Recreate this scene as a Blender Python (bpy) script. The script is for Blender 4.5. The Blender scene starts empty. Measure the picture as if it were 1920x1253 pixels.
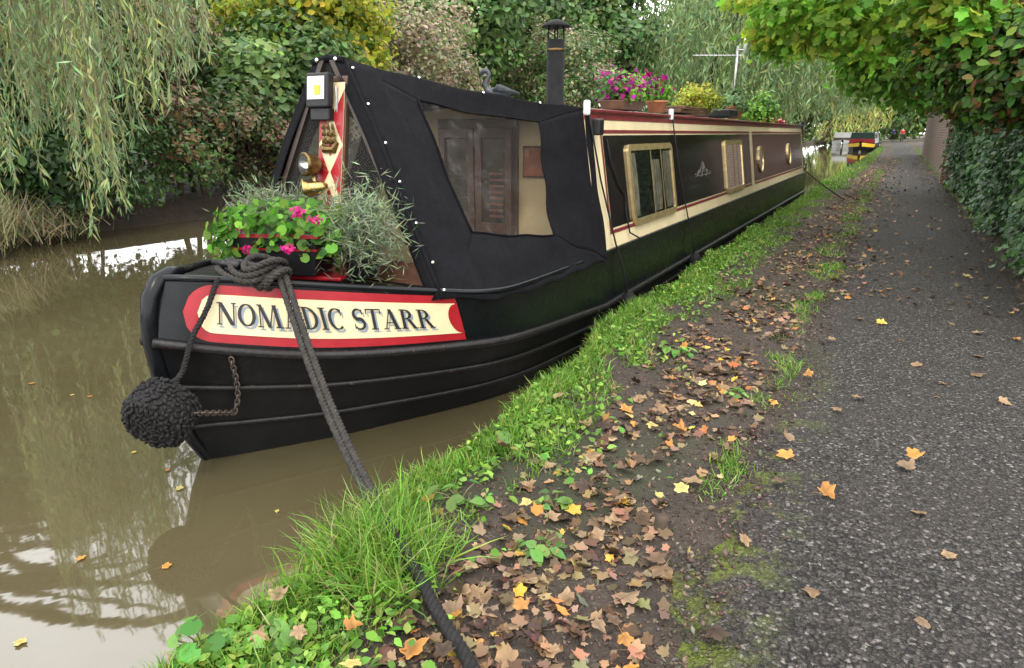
import bpy, bmesh, math, random
import numpy as np
from mathutils import Vector, Matrix
random.seed(4); rng=np.random.default_rng(4)
scene=bpy.context.scene; COL=scene.collection
H=1.40; PH=math.radians(16.4); TH=math.radians(28.7); FP=1280.
cp,sp,ct,st=math.cos(PH),math.sin(PH),math.cos(TH),math.sin(TH)
C0=Vector((0,0,H))
def ray(u,v):
    a=(u-960)/FP; b=(626.5-v)/FP
    f=cp+sp*b; z=-sp+cp*b
    return Vector((a*ct-f*st, a*st+f*ct, z))
def at_z(u,v,z): d=ray(u,v); return C0+d*((z-H)/d.z)
def at_x(u,v,x): d=ray(u,v); return C0+d*(x/d.x)
def at_y(u,v,y): d=ray(u,v); return C0+d*(y/d.y)
def at_d(u,v,t): return C0+ray(u,v)*t
def proj(P):
    x,y,z=P[0],P[1],P[2]-H
    r=x*ct+y*st; f=-x*st+y*ct
    dp=f*cp-z*sp; up=f*sp+z*cp
    return 960+FP*r/dp, 626.5-FP*up/dp
# ---------------------------------------------------------------- camera
cd=bpy.data.cameras.new('camera'); cam=bpy.data.objects.new('camera',cd); COL.objects.link(cam)
cam.location=C0; cam.rotation_euler=(math.pi/2-PH,0,TH); cd.lens=24; cd.sensor_width=36; cd.clip_start=.05; cd.clip_end=2000
scene.camera=cam
scene.view_settings.view_transform='Standard'; scene.view_settings.look='None'; scene.view_settings.exposure=0
# ---------------------------------------------------------------- materials
def nodes(name):
    m=bpy.data.materials.new(name); m.use_nodes=True; nt=m.node_tree
    return m,nt,nt.nodes['Principled BSDF']
def mixc(nt,fac,a,b):
    n=nt.nodes.new('ShaderNodeMix'); n.data_type='RGBA'
    for i,x in ((0,fac),(6,a),(7,b)):
        if hasattr(x,'is_output'): nt.links.new(x,n.inputs[i])
        elif i==0: n.inputs[0].default_value=x
        else: n.inputs[i].default_value=(*x,1)
    return n.outputs[2]
def noise(nt,scale,detail=4,rough=.6,vec=None):
    n=nt.nodes.new('ShaderNodeTexNoise'); n.inputs['Scale'].default_value=scale; n.inputs['Detail'].default_value=detail; n.inputs['Roughness'].default_value=rough
    if vec is None:
        vec=nt.nodes.new('ShaderNodeTexCoord').outputs['Object']
    nt.links.new(vec,n.inputs['Vector']); return n.outputs['Fac']
def ramp(nt,x,lo,hi):
    n=nt.nodes.new('ShaderNodeMapRange'); n.inputs[1].default_value=lo; n.inputs[2].default_value=hi
    nt.links.new(x,n.inputs[0]); return n.outputs[0]
def math_(nt,op,a,b):
    n=nt.nodes.new('ShaderNodeMath'); n.operation=op
    for i,x in enumerate((a,b)):
        if hasattr(x,'is_output'): nt.links.new(x,n.inputs[i])
        else: n.inputs[i].default_value=x
    return n.outputs[0]
def bump(nt,h,strength,dist,b):
    n=nt.nodes.new('ShaderNodeBump'); n.inputs['Strength'].default_value=strength; n.inputs['Distance'].default_value=dist
    nt.links.new(h,n.inputs['Height']); nt.links.new(n.outputs[0],b.inputs['Normal'])
def mat(name,c,rough=.5,metal=0,var=.2,scale=9,bm=0,bs=80,spec=.5,dirt=None,dirtlo=.6,rv=.3):
    m,nt,b=nodes(name)
    n=noise(nt,scale)
    o=mixc(nt,ramp(nt,n,.3,.7),tuple(x*(1-var) for x in c),tuple(min(1,x*(1+var)) for x in c))
    if dirt is not None:
        o=mixc(nt,ramp(nt,noise(nt,scale*2.7,8,.7),dirtlo,dirtlo+.14),o,dirt)
    nt.links.new(o,b.inputs['Base Color'])
    b.inputs['Metallic'].default_value=metal; b.inputs['Specular IOR Level'].default_value=spec
    nt.links.new(math_(nt,'ADD',math_(nt,'MULTIPLY',noise(nt,scale*3,3),rv),rough-rv/2),b.inputs['Roughness'])
    if bm: bump(nt,noise(nt,bs,5),bm,.01,b)
    return m
def leafmat(name,trans=.3,rough=.45,spec=.35):
    m,nt,b=nodes(name)
    a=nt.nodes.new('ShaderNodeAttribute'); a.attribute_name='Col'
    nt.links.new(a.outputs['Color'],b.inputs['Base Color']); b.inputs['Roughness'].default_value=rough; b.inputs['Specular IOR Level'].default_value=spec
    t=nt.nodes.new('ShaderNodeBsdfTranslucent'); nt.links.new(a.outputs['Color'],t.inputs['Color'])
    mx=nt.nodes.new('ShaderNodeMixShader'); mx.inputs[0].default_value=trans
    out=nt.nodes['Material Output']
    nt.links.new(b.outputs[0],mx.inputs[1]); nt.links.new(t.outputs[0],mx.inputs[2]); nt.links.new(mx.outputs[0],out.inputs['Surface'])
    return m
LEAF=leafmat('foliage'); LEAFT=leafmat('foliage_backlit',.5,.5,.25); GRASSM=leafmat('grass_blade',.3,.5); DRY=leafmat('dry_leaf',.12,.6,.25); IVYM=leafmat('ivy_leaf',.12,.4,.4); PETAL=leafmat('petal',.35,.5)
M={}
M['hull']=mat('hull_black',(.0045,.0045,.0045),.5,0,.3,6,.25,40,.22,dirt=(.032,.025,.02),dirtlo=.63)
M['hull_top']=mat('bulwark_black',(.0035,.004,.0055),.3,0,.2,6,.05,20,.28,dirt=(.018,.016,.015),dirtlo=.68)
M['strake']=mat('strake_black',(.008,.007,.007),.4,0,.4,12,.3,60,.35,dirt=(.11,.05,.04),dirtlo=.6)
M['red']=mat('red_paint',(.30,.009,.016),.35,0,.12,12,dirt=(.17,.015,.018),dirtlo=.7)
M['mred']=mat('muted_maroon_paint',(.15,.018,.022),.4,0,.2,12,dirt=(.1,.03,.03),dirtlo=.66)
M['cream']=mat('cream_paint',(.66,.55,.33),.35,0,.08,7,dirt=(.5,.4,.24),dirtlo=.68)
M['emblem']=mat('faint_emblem_paint',(.11,.10,.085),.4,0,.1,9)
M['navy']=mat('dark_gloss_paint',(.011,.006,.008),.10,0,.2,5,.015,6,.6,rv=.06)
M['maroon']=mat('maroon_gloss_paint',(.035,.009,.010),.12,0,.15,5,.015,6,.6,rv=.06)
M['letter']=mat('letter_black',(.012,.012,.014),.4)
M['lshade']=mat('letter_grey_blue',(.2,.25,.3),.4)
M['fabric']=mat('canvas_black',(.0045,.0045,.006),.85,0,.3,14,.3,350,.14,dirt=(.010,.010,.012),dirtlo=.58)
M['wood']=mat('dark_varnished_wood',(.10,.045,.025),.4,0,.35,14,.15,60)
M['frame']=mat('blackened_wood',(.03,.017,.012),.5,0,.4,14,.2,60)
M['brass']=mat('brass',(.42,.29,.11),.32,1,.35,20,dirt=(.16,.1,.045),dirtlo=.55)
M['bronze']=mat('dark_bronze',(.16,.105,.04),.4,.9,.4,40,dirt=(.05,.035,.02),dirtlo=.55)
M['brassp']=mat('polished_brass_frame',(.66,.5,.24),.32,.8,.2,20)
M['steel']=mat('grey_steel',(.4,.4,.4),.35,.9,.2,20)
M['dsteel']=mat('dark_rusty_steel',(.10,.075,.062),.6,.5,.4,40)
M['chrome']=mat('chrome',(.75,.75,.76),.15,1,.1,20)
M['black']=mat('black_metal',(.008,.008,.009),.45,0,.2,15,spec=.4)
M['chim']=mat('matt_black_iron',(.007,.007,.0075),.75,0,.4,15,.1,60,.2)
M['white']=mat('white_plastic',(.66,.66,.64),.35,0,.05,10)
M['grp']=mat('weathered_white_hull',(.45,.45,.44),.4,0,.1,3)
M['roof']=mat('roof_grey',(.2,.19,.18),.6,0,.2,6)
M['terracotta']=mat('terracotta',(.42,.15,.07),.75,0,.2,12)
M['rope']=mat('rope_charcoal',(.036,.033,.03),.85,0,.4,50,.4,200,.2)
M['ropeb']=mat('rope_black',(.012,.011,.011),.75,0,.5,60,.5,200,.3)
M['bark']=mat('bark',(.07,.052,.038),.9,0,.4,9,.8,25,.2)
M['twig']=mat('willow_twig',(.15,.13,.055),.8,0,.3,9)
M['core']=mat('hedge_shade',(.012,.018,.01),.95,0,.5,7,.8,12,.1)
M['swan']=mat('dull_pewter',(.05,.055,.06),.45,.6,.4,25)
M['yellowled']=mat('amber_led',(.85,.42,.02),.4,0,.1,20)
M['reflector']=mat('lamp_reflector',(.55,.55,.53),.25,.9,.05,10)
M['skin']=mat('skin',(.5,.3,.22),.6)
M['bluecoat']=mat('blue_cloth',(.03,.08,.3),.8)
M['redcoat']=mat('red_cloth',(.45,.02,.03),.8)
M['trousers']=mat('dark_cloth',(.02,.02,.03),.8)
M['green']=mat('dark_green_paint',(.008,.035,.022),.3)
M['yellow']=mat('yellow_paint',(.8,.5,.02),.35)
M['curtain']=mat('pale_curtain',(.42,.39,.31),.9,0,.4,9)
M['doorpane']=mat('dark_door_pane',(.07,.055,.042),.2,0,.6,6)
M['darkin']=mat('dark_interior',(.015,.014,.012),.9)
M['interior_cream']=mat('interior_cream_board',(.88,.70,.40),.6,0,.08,5)  # cream board with colour raised to make up for light the cover blocks
M['slat']=mat('red_brown_slats',(.2,.07,.035),.5,0,.3,20)
def clear(name,tint,amt,rough=.03,fr=.7):
    m,nt,b=nodes(name); out=nt.nodes['Material Output']
    t=nt.nodes.new('ShaderNodeBsdfTransparent'); t.inputs[0].default_value=(*tint,1)
    b.inputs['Base Color'].default_value=(.35,.34,.32,1); b.inputs['Roughness'].default_value=rough
    mx=nt.nodes.new('ShaderNodeMixShader')
    lw=nt.nodes.new('ShaderNodeFresnel'); lw.inputs[0].default_value=1.5
    f=math_(nt,'ADD',math_(nt,'MULTIPLY',ramp(nt,noise(nt,11,9,.78),.52,.85),amt),math_(nt,'MULTIPLY',lw.outputs[0],fr))
    nt.links.new(f,mx.inputs[0]); nt.links.new(t.outputs[0],mx.inputs[1]); nt.links.new(b.outputs[0],mx.inputs[2]); nt.links.new(mx.outputs[0],out.inputs['Surface'])
    return m
M['vinyl']=clear('clear_vinyl',(.97,.94,.88),.17,.06,.6)
def darkglass():
    m,nt,b=nodes('window_glass')
    out=nt.nodes['Material Output']; t=nt.nodes.new('ShaderNodeBsdfTransparent'); t.inputs[0].default_value=(.8,.8,.77,1)
    g=nt.nodes.new('ShaderNodeBsdfGlossy'); g.inputs['Roughness'].default_value=.02; g.inputs[0].default_value=(1,1,1,1)
    lw=nt.nodes.new('ShaderNodeFresnel'); lw.inputs[0].default_value=1.5
    mx=nt.nodes.new('ShaderNodeMixShader'); nt.links.new(lw.outputs[0],mx.inputs[0]); nt.links.new(t.outputs[0],mx.inputs[1]); nt.links.new(g.outputs[0],mx.inputs[2])
    nt.links.new(mx.outputs[0],out.inputs['Surface']); return m
M['glass']=darkglass()
M['bglass']=clear('board_glass',(.85,.86,.84),.05,.03,1.0)
# ---------------------------------------------------------------- builders
OFF={}
class MB:
    def __init__(s): s.v=[]; s.f=[]
    def add(s,vs,fs):
        o=len(s.v); s.v+= [tuple(p) for p in vs]; s.f+=[tuple(i+o for i in f) for f in fs]; return s
    def box(s,c,d,rz=0,rx=0,ry=0):
        R=Matrix.Rotation(rz,3,'Z')@Matrix.Rotation(ry,3,'Y')@Matrix.Rotation(rx,3,'X'); c=Vector(c)
        vs=[c+R@Vector((x*d[0]/2,y*d[1]/2,z*d[2]/2)) for x in(-1,1) for y in(-1,1) for z in(-1,1)]
        return s.add(vs,[(0,1,3,2),(4,6,7,5),(0,4,5,1),(2,3,7,6),(0,2,6,4),(1,5,7,3)])
    def tube(s,path,r,n=8,cap=True):
        P=[Vector(p) for p in path]; m=len(P)
        if not hasattr(r,'__len__'): r=[r]*m
        T=[]
        for i in range(m):
            t=P[min(i+1,m-1)]-P[max(i-1,0)]; T.append(t.normalized() if t.length>1e-9 else Vector((0,0,1)))
        ref=Vector((0,0,1)) if abs(T[0].z)<.9 else Vector((1,0,0))
        N=T[0].cross(ref).normalized(); vs=[]
        for i in range(m):
            N=(N-T[i]*N.dot(T[i])).normalized(); B=T[i].cross(N)
            for k in range(n):
                a=2*math.pi*k/n; vs.append(P[i]+(N*math.cos(a)+B*math.sin(a))*r[i])
        fs=[(i*n+k,i*n+(k+1)%n,(i+1)*n+(k+1)%n,(i+1)*n+k) for i in range(m-1) for k in range(n)]
        if cap: fs+=[tuple(range(n-1,-1,-1)),tuple((m-1)*n+k for k in range(n))]
        return s.add(vs,fs)
    def lathe(s,prof,o,axis=(0,0,1),n=24):
        ax=Vector(axis).normalized(); ref=Vector((0,0,1)) if abs(ax.z)<.9 else Vector((1,0,0))
        a=ax.cross(ref).normalized(); b=ax.cross(a); o=Vector(o); vs=[]
        for r,z in prof:
            for k in range(n):
                t=2*math.pi*k/n; vs.append(o+ax*z+(a*math.cos(t)+b*math.sin(t))*max(r,1e-4))
        m=len(prof)
        fs=[(i*n+k,i*n+(k+1)%n,(i+1)*n+(k+1)%n,(i+1)*n+k) for i in range(m-1) for k in range(n)]
        return s.add(vs,fs)
    def grid(s,fn,nu,nv):
        vs=[fn(i/nu,j/nv) for i in range(nu+1) for j in range(nv+1)]
        fs=[(i*(nv+1)+j,(i+1)*(nv+1)+j,(i+1)*(nv+1)+j+1,i*(nv+1)+j+1) for i in range(nu) for j in range(nv)]
        return s.add(vs,fs)
    def build(s,name,m,parent=None,smooth=False,bevel=0):
        me=bpy.data.meshes.new(name); o=OFF.get(parent.name,Vector()) if parent else Vector()
        me.from_pydata([(v[0]-o.x,v[1]-o.y,v[2]-o.z) for v in s.v],[],s.f); me.update()
        bmm=bmesh.new(); bmm.from_mesh(me); bmesh.ops.recalc_face_normals(bmm,faces=bmm.faces); bmm.to_mesh(me); bmm.free()
        if smooth: me.polygons.foreach_set('use_smooth',[True]*len(me.polygons))
        me.materials.append(m); ob=bpy.data.objects.new(name,me); COL.objects.link(ob)
        if parent: ob.parent=parent; OFF[ob.name]=o
        if bevel:
            md=ob.modifiers.new('bevel','BEVEL'); md.width=bevel; md.segments=2; md.limit_method='ANGLE'
        return ob
def thing(name,label,cat,loc,group=None):
    o=bpy.data.objects.new(name,None); COL.objects.link(o); o.location=loc; o.empty_display_size=.1
    OFF[o.name]=Vector(loc); o['label']=label; o['category']=cat
    if group: o['group']=group
    return o
def tag(o,label,cat,group=None,kind=None):
    if kind: o['kind']=kind
    if label: o['label']=label
    if cat: o['category']=cat
    if group: o['group']=group
    return o
def npmesh(name,v,f,rgba,m,parent=None):
    v=np.asarray(v,dtype=np.float32).reshape(-1,3); f=np.asarray(f,dtype=np.int32).reshape(-1,3)
    if parent is not None: o=OFF.get(parent.name,Vector()); v=v-np.array([o.x,o.y,o.z],dtype=np.float32)
    me=bpy.data.meshes.new(name); nf=len(f)
    me.vertices.add(len(v)); me.vertices.foreach_set('co',v.ravel())
    me.loops.add(nf*3); me.loops.foreach_set('vertex_index',f.ravel())
    me.polygons.add(nf); me.polygons.foreach_set('loop_start',np.arange(nf,dtype=np.int32)*3)
    me.update(calc_edges=True)
    at=me.color_attributes.new('Col','FLOAT_COLOR','POINT'); at.data.foreach_set('color',np.asarray(rgba,dtype=np.float32).ravel())
    me.materials.append(m); ob=bpy.data.objects.new(name,me); COL.objects.link(ob)
    if parent is not None: ob.parent=parent; OFF[ob.name]=OFF[parent.name]
    return ob
def scatter(name,tpl,pos,R,sc,col,m,parent=None):
    tv,tf=np.array(tpl[0],float),np.array(tpl[1],int); N=len(pos); k=len(tv)
    sc=np.asarray(sc,float)
    if sc.ndim==1: sc=np.repeat(sc[:,None],3,1)
    v=np.einsum('nij,nkj->nki',R,tv[None]*sc[:,None,:])+np.asarray(pos)[:,None,:]
    f=tf[None]+(np.arange(N)*k)[:,None,None]
    rgba=np.concatenate([np.clip(col,0,1),np.ones((N,1))],1)
    return npmesh(name,v,f,np.repeat(rgba,k,0),m,parent)
def unit(a): return a/np.maximum(np.linalg.norm(a,axis=1,keepdims=True),1e-9)
def frames_n(n,spin=None):
    n=unit(np.asarray(n,float)); N=len(n)
    if spin is None: spin=rng.uniform(0,6.283,N)
    ref=np.where(np.abs(n[:,2:3])<.9,np.array([[0,0,1.]]),np.array([[1.,0,0]]))
    t=unit(np.cross(ref,n)); b=np.cross(n,t); c,s=np.cos(spin)[:,None],np.sin(spin)[:,None]
    return np.stack([t*c+b*s,-t*s+b*c,n],-1)
def frames_y(d):
    y=unit(np.asarray(d,float)); x=unit(np.cross(y,rng.normal(size=y.shape))); z=np.cross(x,y)
    return np.stack([x,y,z],-1)
LEAF4=([(0,-.5,0),(.27,-.05,.07),(0,.5,0),(-.27,-.05,.07)],[(0,1,2),(0,2,3)])
LEAF6=([(0,-.5,0),(.3,-.2,.08),(.26,.15,.06),(0,.55,-.06),(-.26,.15,.06),(-.3,-.2,.08)],[(0,1,2),(0,2,3),(0,3,4),(0,4,5)])
WIL=([(0,0,0),(.075,.4,.02),(0,1,0),(-.075,.4,.02)],[(0,1,2),(0,2,3)])
OCT=([(1,0,0),(0,1,0),(-1,0,0),(0,-1,0),(0,0,.8),(0,0,-.8)],[(0,1,4),(1,2,4),(2,3,4),(3,0,4),(1,0,5),(2,1,5),(3,2,5),(0,3,5)])
def lobed(tips,notch,base,curl=.25,fold=.0,ph=0,sh=None,asym=0,crum=0):
    pts=[]
    for i,(a,r) in enumerate(tips):
        if sh: pts.append((a-17,r*sh*(1+asym*math.sin(i*3.1+ph))))
        pts.append((a+asym*30*math.sin(i*1.7+ph*2),r*(1+asym*math.sin(i*2.3+ph))))
        if sh: pts.append((a+17,r*sh*(1+asym*math.cos(i*2.7+ph))))
        if i<len(tips)-1: a2=(a+tips[i+1][0])/2; pts.append((a2,notch*(r+tips[i+1][1])/2))
    pts=[(-100,base)]+pts+[(280,base)]
    v=[(0,0,0)]
    for a,r in pts:
        x,y=r*.5*math.cos(math.radians(a)),r*.5*math.sin(math.radians(a))
        z=curl*(r*.8)**2*(.35+.65*math.sin(math.radians(a)*1.5+ph))+fold*abs(x)+crum*math.sin(a*.11+ph*3)*r
        if curl>.6: x*=1-.25*abs(z); y*=1-.3*abs(z)
        v.append((x,y,z))
    f=[(0,i,i+1) for i in range(1,len(v)-1)]
    k=len(v); v+=[(-.015,-.05,0),(.015,-.05,0),(.05,-.8,.05)]; f.append((k,k+1,k+2))
    return (v,f)
MAPT=[(-38,.66),(24,.95),(90,1.05),(156,.95),(218,.66)]
MAPLE=[lobed(MAPT,.70,.34,c,fo,p,.84,.16,cr) for c,fo,p,cr in ((.15,.08,0,.03),(.4,.2,1,.05),(-.3,.4,2,.05),(.6,-.1,4,.06),(.9,.4,5,.07),(-.5,-.2,3,.06),(.5,.8,6,.05))]
NM=len(MAPLE)
IVY=lobed([(-40,.75),(25,.85),(90,1.05),(155,.85),(220,.75)],.78,.4,.1,.15)
ROUND=lobed([(-60,.85),(-10,.95),(40,1),(90,1),(140,1),(190,.95),(240,.85)],.93,.3,.25,0)
BLADE=([(-.5,0,0),(.5,0,0),(-.42,.05,.4),(.42,.05,.4),(-.26,.2,.75),(.26,.2,.75),(0,.5,.95)],[(0,1,3),(0,3,2),(2,3,5),(2,5,4),(4,5,6)])
def jit(pal,idx,n,amt=.3):
    pal=np.array(pal,float); return pal[idx]*(1-amt+2*amt*rng.random((n,1)))*(1+.12*rng.normal(size=(n,3)))
def cloud(name,parent,centers,rad,nl,tpl,size,pal,m,flat=.8,up=.5,tilt=.6,own=.8):
    centers=np.array(centers,float); rad=np.asarray(rad,float)*np.ones(len(centers))
    w=rad**2; w/=w.sum(); idx=rng.choice(len(centers),nl,p=w)
    d=unit(rng.normal(size=(nl,3))); r=rad[idx]*rng.random(nl)**.42*(1+.25*rng.normal(size=nl)*.6)
    pos=centers[idx]+d*r[:,None]*np.array([1,1,flat])
    ct_=centers.mean(0); nrm=d*.6+unit(pos-ct_)*.5+np.array([0,0,up])+rng.normal(size=(nl,3))*tilt
    pc=rng.integers(0,len(pal),len(centers)); pi=np.where(rng.random(nl)<own,pc[idx],rng.integers(0,len(pal),nl))
    sz=size*(.6+.8*rng.random(nl))
    return scatter(name,tpl,pos,frames_n(nrm),sz,jit(pal,pi,nl),m,parent)
def limb(mb,a,b,r0,r1,sag=.0,n=7,w=.08):
    a,b=Vector(a),Vector(b); L=(b-a).length; ph=[random.uniform(0,6) for _ in range(3)]
    P=[]; 
    for i in range(n+1):
        t=i/n; o=Vector((math.sin(t*4+ph[0])-math.sin(ph[0]),math.sin(t*3.3+ph[1])-math.sin(ph[1]),0))*w*L*.4*math.sin(t*math.pi)
        P.append(a.lerp(b,t)+o+Vector((0,0,sag*L*math.sin(t*math.pi))))
    mb.tube(P,[r0+(r1-r0)*i/n for i in range(n+1)],7)
def tree(name,label,cat,x,y,h,r,pal,n,size,zlow=.2,nc=40,tr=.12,tpl=LEAF4,m=LEAF,cr=.34,z0=.4,group=None,ry=None,stems=1,shell=.35,own=.8):
    root=thing(name,label,cat,(x,y,z0-.1),group); ry=ry or r
    cz=z0+h*(zlow+1)/2; rz=h*(1-zlow)/2
    d=unit(rng.normal(size=(nc,3))); rr=(shell+(1-shell)*rng.random((nc,1))**.6)
    cc=np.array([x,y,cz])+d*rr*np.array([r,ry,rz])*.88
    mb=MB()
    for s in range(stems):
        bx,by=(x+random.uniform(-.25,.25)*r*(stems>1),y+random.uniform(-.25,.25)*ry*(stems>1))
        top=Vector((x+random.uniform(-.2,.2)*r,y+random.uniform(-.2,.2)*r,z0+h*.8))
        limb(mb,(bx,by,z0-.25),top,tr,tr*.25,0,9,.05)
        for c in cc[rng.choice(nc,min(nc,9),replace=False)]:
            t=random.uniform(.3,.7); a=Vector((bx,by,z0-.25)).lerp(top,t); limb(mb,a,c,tr*.45*(1-t*.5),tr*.08,.05)
    mb.build('trunk',M['bark'],root,True)
    rad=cr*(r+ry+rz)/3*(.6+.7*rng.random(nc))
    cloud('crown',root,cc,rad,n,tpl,size,pal,m,own=own)
    return root
# ---------------------------------------------------------------- ground
def wav(x,y,s=1.): return (np.sin(1.7*s*y+.6*s*x)+np.sin(3.9*s*y+1+2.1*s*x)*.6+np.sin(5.3*s*x-2.7*s*y+2)*.5+np.sin(9.1*s*x+7.7*s*y)*.35)/2.45
def edge(y): return np.interp(y,[.5,2.0,2.6,3.3,4.2,8],[-1.255,-1.255,-1.31,-1.37,-1.43,-1.45])+.03*np.sin(2.7*y)+.022*np.sin(6.1*y+1)
def pshift(y): return -1.3e-4*np.clip(y-30,0,None)**2
def gz(x,y):
    x=np.asarray(x,float); y=np.asarray(y,float); e=edge(y)
    near=.265+.012*wav(x,y,2)+.006*wav(x,y,7)+.02*np.clip((x+.6)/.4,0,1)
    t=np.clip((e-x)/.10,0,1); z=near*(1-t)+(-.6)*t
    z=np.where(x>.9,.285+.05*np.clip(x-1,0,8)+.01*wav(x,y,2),z)
    tl=np.clip((-9.7-x)/.8,0,1); zl=-.6*(1-tl)+.35*tl+np.clip(-10.5-x,0,80)*.06
    return np.where(x<-9,zl,z)
xs=np.concatenate([[-500,-150,-60,-30,-20,-15,-12.5,-11,-10.5,-10.2,-9.9,-9.7,-9,-5,-2],np.arange(-1.7,-.2,.03),np.arange(-.2,1.4,.16),[1.6,2,3,5,9,15,40,150,500]])
ys=np.concatenate([[-60,-20,-6,-2,-.5],np.arange(0,6,.04),np.arange(6,9,.06),np.arange(9,30,.3),np.arange(30,130,4),[140,180,260,400,700]])
XX,YY=np.meshgrid(xs,ys,indexing='ij'); XS=XX+np.where(XX>-9,pshift(np.clip(YY,0,135)),0)*(np.abs(XX)<9)
ZZ=gz(XX,YY); nx,ny=XX.shape
gm=bpy.data.meshes.new('ground')
gm.from_pydata(np.stack([XS,YY,ZZ],-1).reshape(-1,3).tolist(),[],[(i*ny+j,(i+1)*ny+j,(i+1)*ny+j+1,i*ny+j+1) for i in range(nx-1) for j in range(ny-1)])
gm.polygons.foreach_set('use_smooth',[True]*len(gm.polygons))
m,nt,b=nodes('bank_soil')
o=mixc(nt,ramp(nt,noise(nt,6,6),.3,.7),(.032,.022,.015),(.08,.056,.04))
o=mixc(nt,ramp(nt,noise(nt,55,4),.52,.7),o,(.13,.098,.072))
o=mixc(nt,ramp(nt,noise(nt,1.3,4),.52,.64),o,(.045,.048,.02))
nt.links.new(o,b.inputs['Base Color']); b.inputs['Roughness'].default_value=.85
bump(nt,math_(nt,'ADD',noise(nt,40,8,.7),noise(nt,150,3)),1,.025,b)
gm.materials.append(m); g=bpy.data.objects.new('ground',gm); COL.objects.link(g); g['kind']='structure'
# towpath
mb=MB(); pys=np.concatenate([np.arange(-2,12,.05),np.arange(12,40,.5),np.arange(40,132,3)])
NX=10
def pl(y): return -.33+.035*math.sin(2.3*y)+.02*math.sin(6.1*y+1)+.014*math.sin(15*y)+.012*math.sin(37*y+2)
vs=[];fs=[]
for y in pys:
    for i in range(NX+1):
        t=i/NX; x=pl(y)*(1-t)+(1.0+.04*math.sin(1.9*y))*t
        vs.append((x+pshift(y),y,.292+.02*math.sin(math.pi*t)-(.02 if i in(0,NX) else 0)))
for j in range(len(pys)-1):
    for i in range(NX): k=j*(NX+1)+i; fs.append((k,k+1,k+NX+2,k+NX+1))
mb.add(vs,fs)
m,nt,b=nodes('towpath_asphalt')
tc=nt.nodes.new('ShaderNodeTexCoord').outputs['Object']
wn=nt.nodes.new('ShaderNodeTexNoise'); wn.inputs['Scale'].default_value=60; nt.links.new(tc,wn.inputs['Vector'])
va=nt.nodes.new('ShaderNodeVectorMath'); va.operation='MULTIPLY_ADD'; va.inputs[1].default_value=(.02,.02,.02); nt.links.new(wn.outputs['Color'],va.inputs[0]); nt.links.new(tc,va.inputs[2])
vo=nt.nodes.new('ShaderNodeTexVoronoi'); vo.inputs['Scale'].default_value=92; nt.links.new(va.outputs[0],vo.inputs['Vector'])
rnd=nt.nodes.new('ShaderNodeSeparateColor'); nt.links.new(vo.outputs['Color'],rnd.inputs[0])
o=mixc(nt,ramp(nt,rnd.outputs[0],0,1),(.022,.0195,.0175),(.100,.090,.081))
o=mixc(nt,ramp(nt,rnd.outputs[1],.86,.95),o,(.25,.225,.2))
o=mixc(nt,ramp(nt,vo.outputs['Distance'],.4,.75),o,(.006,.0055,.005))
o=mixc(nt,math_(nt,'MULTIPLY',ramp(nt,noise(nt,2.2,6,.7),.42,.68),.5),o,(.045,.036,.03))
sx=nt.nodes.new('ShaderNodeSeparateXYZ'); nt.links.new(tc,sx.inputs[0])
mossx=ramp(nt,sx.outputs[0],-.06,-.33)
mossf=math_(nt,'MULTIPLY',mossx,ramp(nt,noise(nt,9,9,.75),.48,.56))
mossf=math_(nt,'MULTIPLY',mossf,ramp(nt,sx.outputs[1],4.5,1.6))
o=mixc(nt,mossf,o,(.15,.2,.012))
mud=math_(nt,'MULTIPLY',ramp(nt,sx.outputs[0],-.12,-.36),ramp(nt,noise(nt,14,7,.7),.4,.55))
o=mixc(nt,math_(nt,'MULTIPLY',mud,.7),o,(.06,.042,.032))
nt.links.new(o,b.inputs['Base Color']); b.inputs['Roughness'].default_value=.65; b.inputs['Specular IOR Level'].default_value=.3
hh=math_(nt,'SUBTRACT',math_(nt,'MULTIPLY',noise(nt,45,4),1.3),math_(nt,'MULTIPLY',vo.outputs['Distance'],1.3))
bump(nt,hh,1,.016,b)
p=mb.build('towpath',m,None,True); p['kind']='structure'
# water
m,nt,b=nodes('canal_water')
o=mixc(nt,ramp(nt,noise(nt,.6,4),.3,.7),(.064,.053,.026),(.083,.069,.035)); nt.links.new(o,b.inputs['Base Color'])
b.inputs['Roughness'].default_value=.03; b.inputs['IOR'].default_value=2.0
tc=nt.nodes.new('ShaderNodeTexCoord').outputs['Object']
mp=nt.nodes.new('ShaderNodeMapping'); mp.inputs['Scale'].default_value=(1.2,.8,1); nt.links.new(tc,mp.inputs[0])
bump(nt,math_(nt,'ADD',noise(nt,1.7,2,.45,mp.outputs[0]),math_(nt,'MULTIPLY',noise(nt,9,2,.5,mp.outputs[0]),.14)),.04,.05,b)
wm=MB().add([(-11,-60,0),(-1.1,-60,0),(-1.1,140,0),(-11,140,0)],[(0,1,2,3)]); w=wm.build('water',m); w['kind']='structure'
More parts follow.
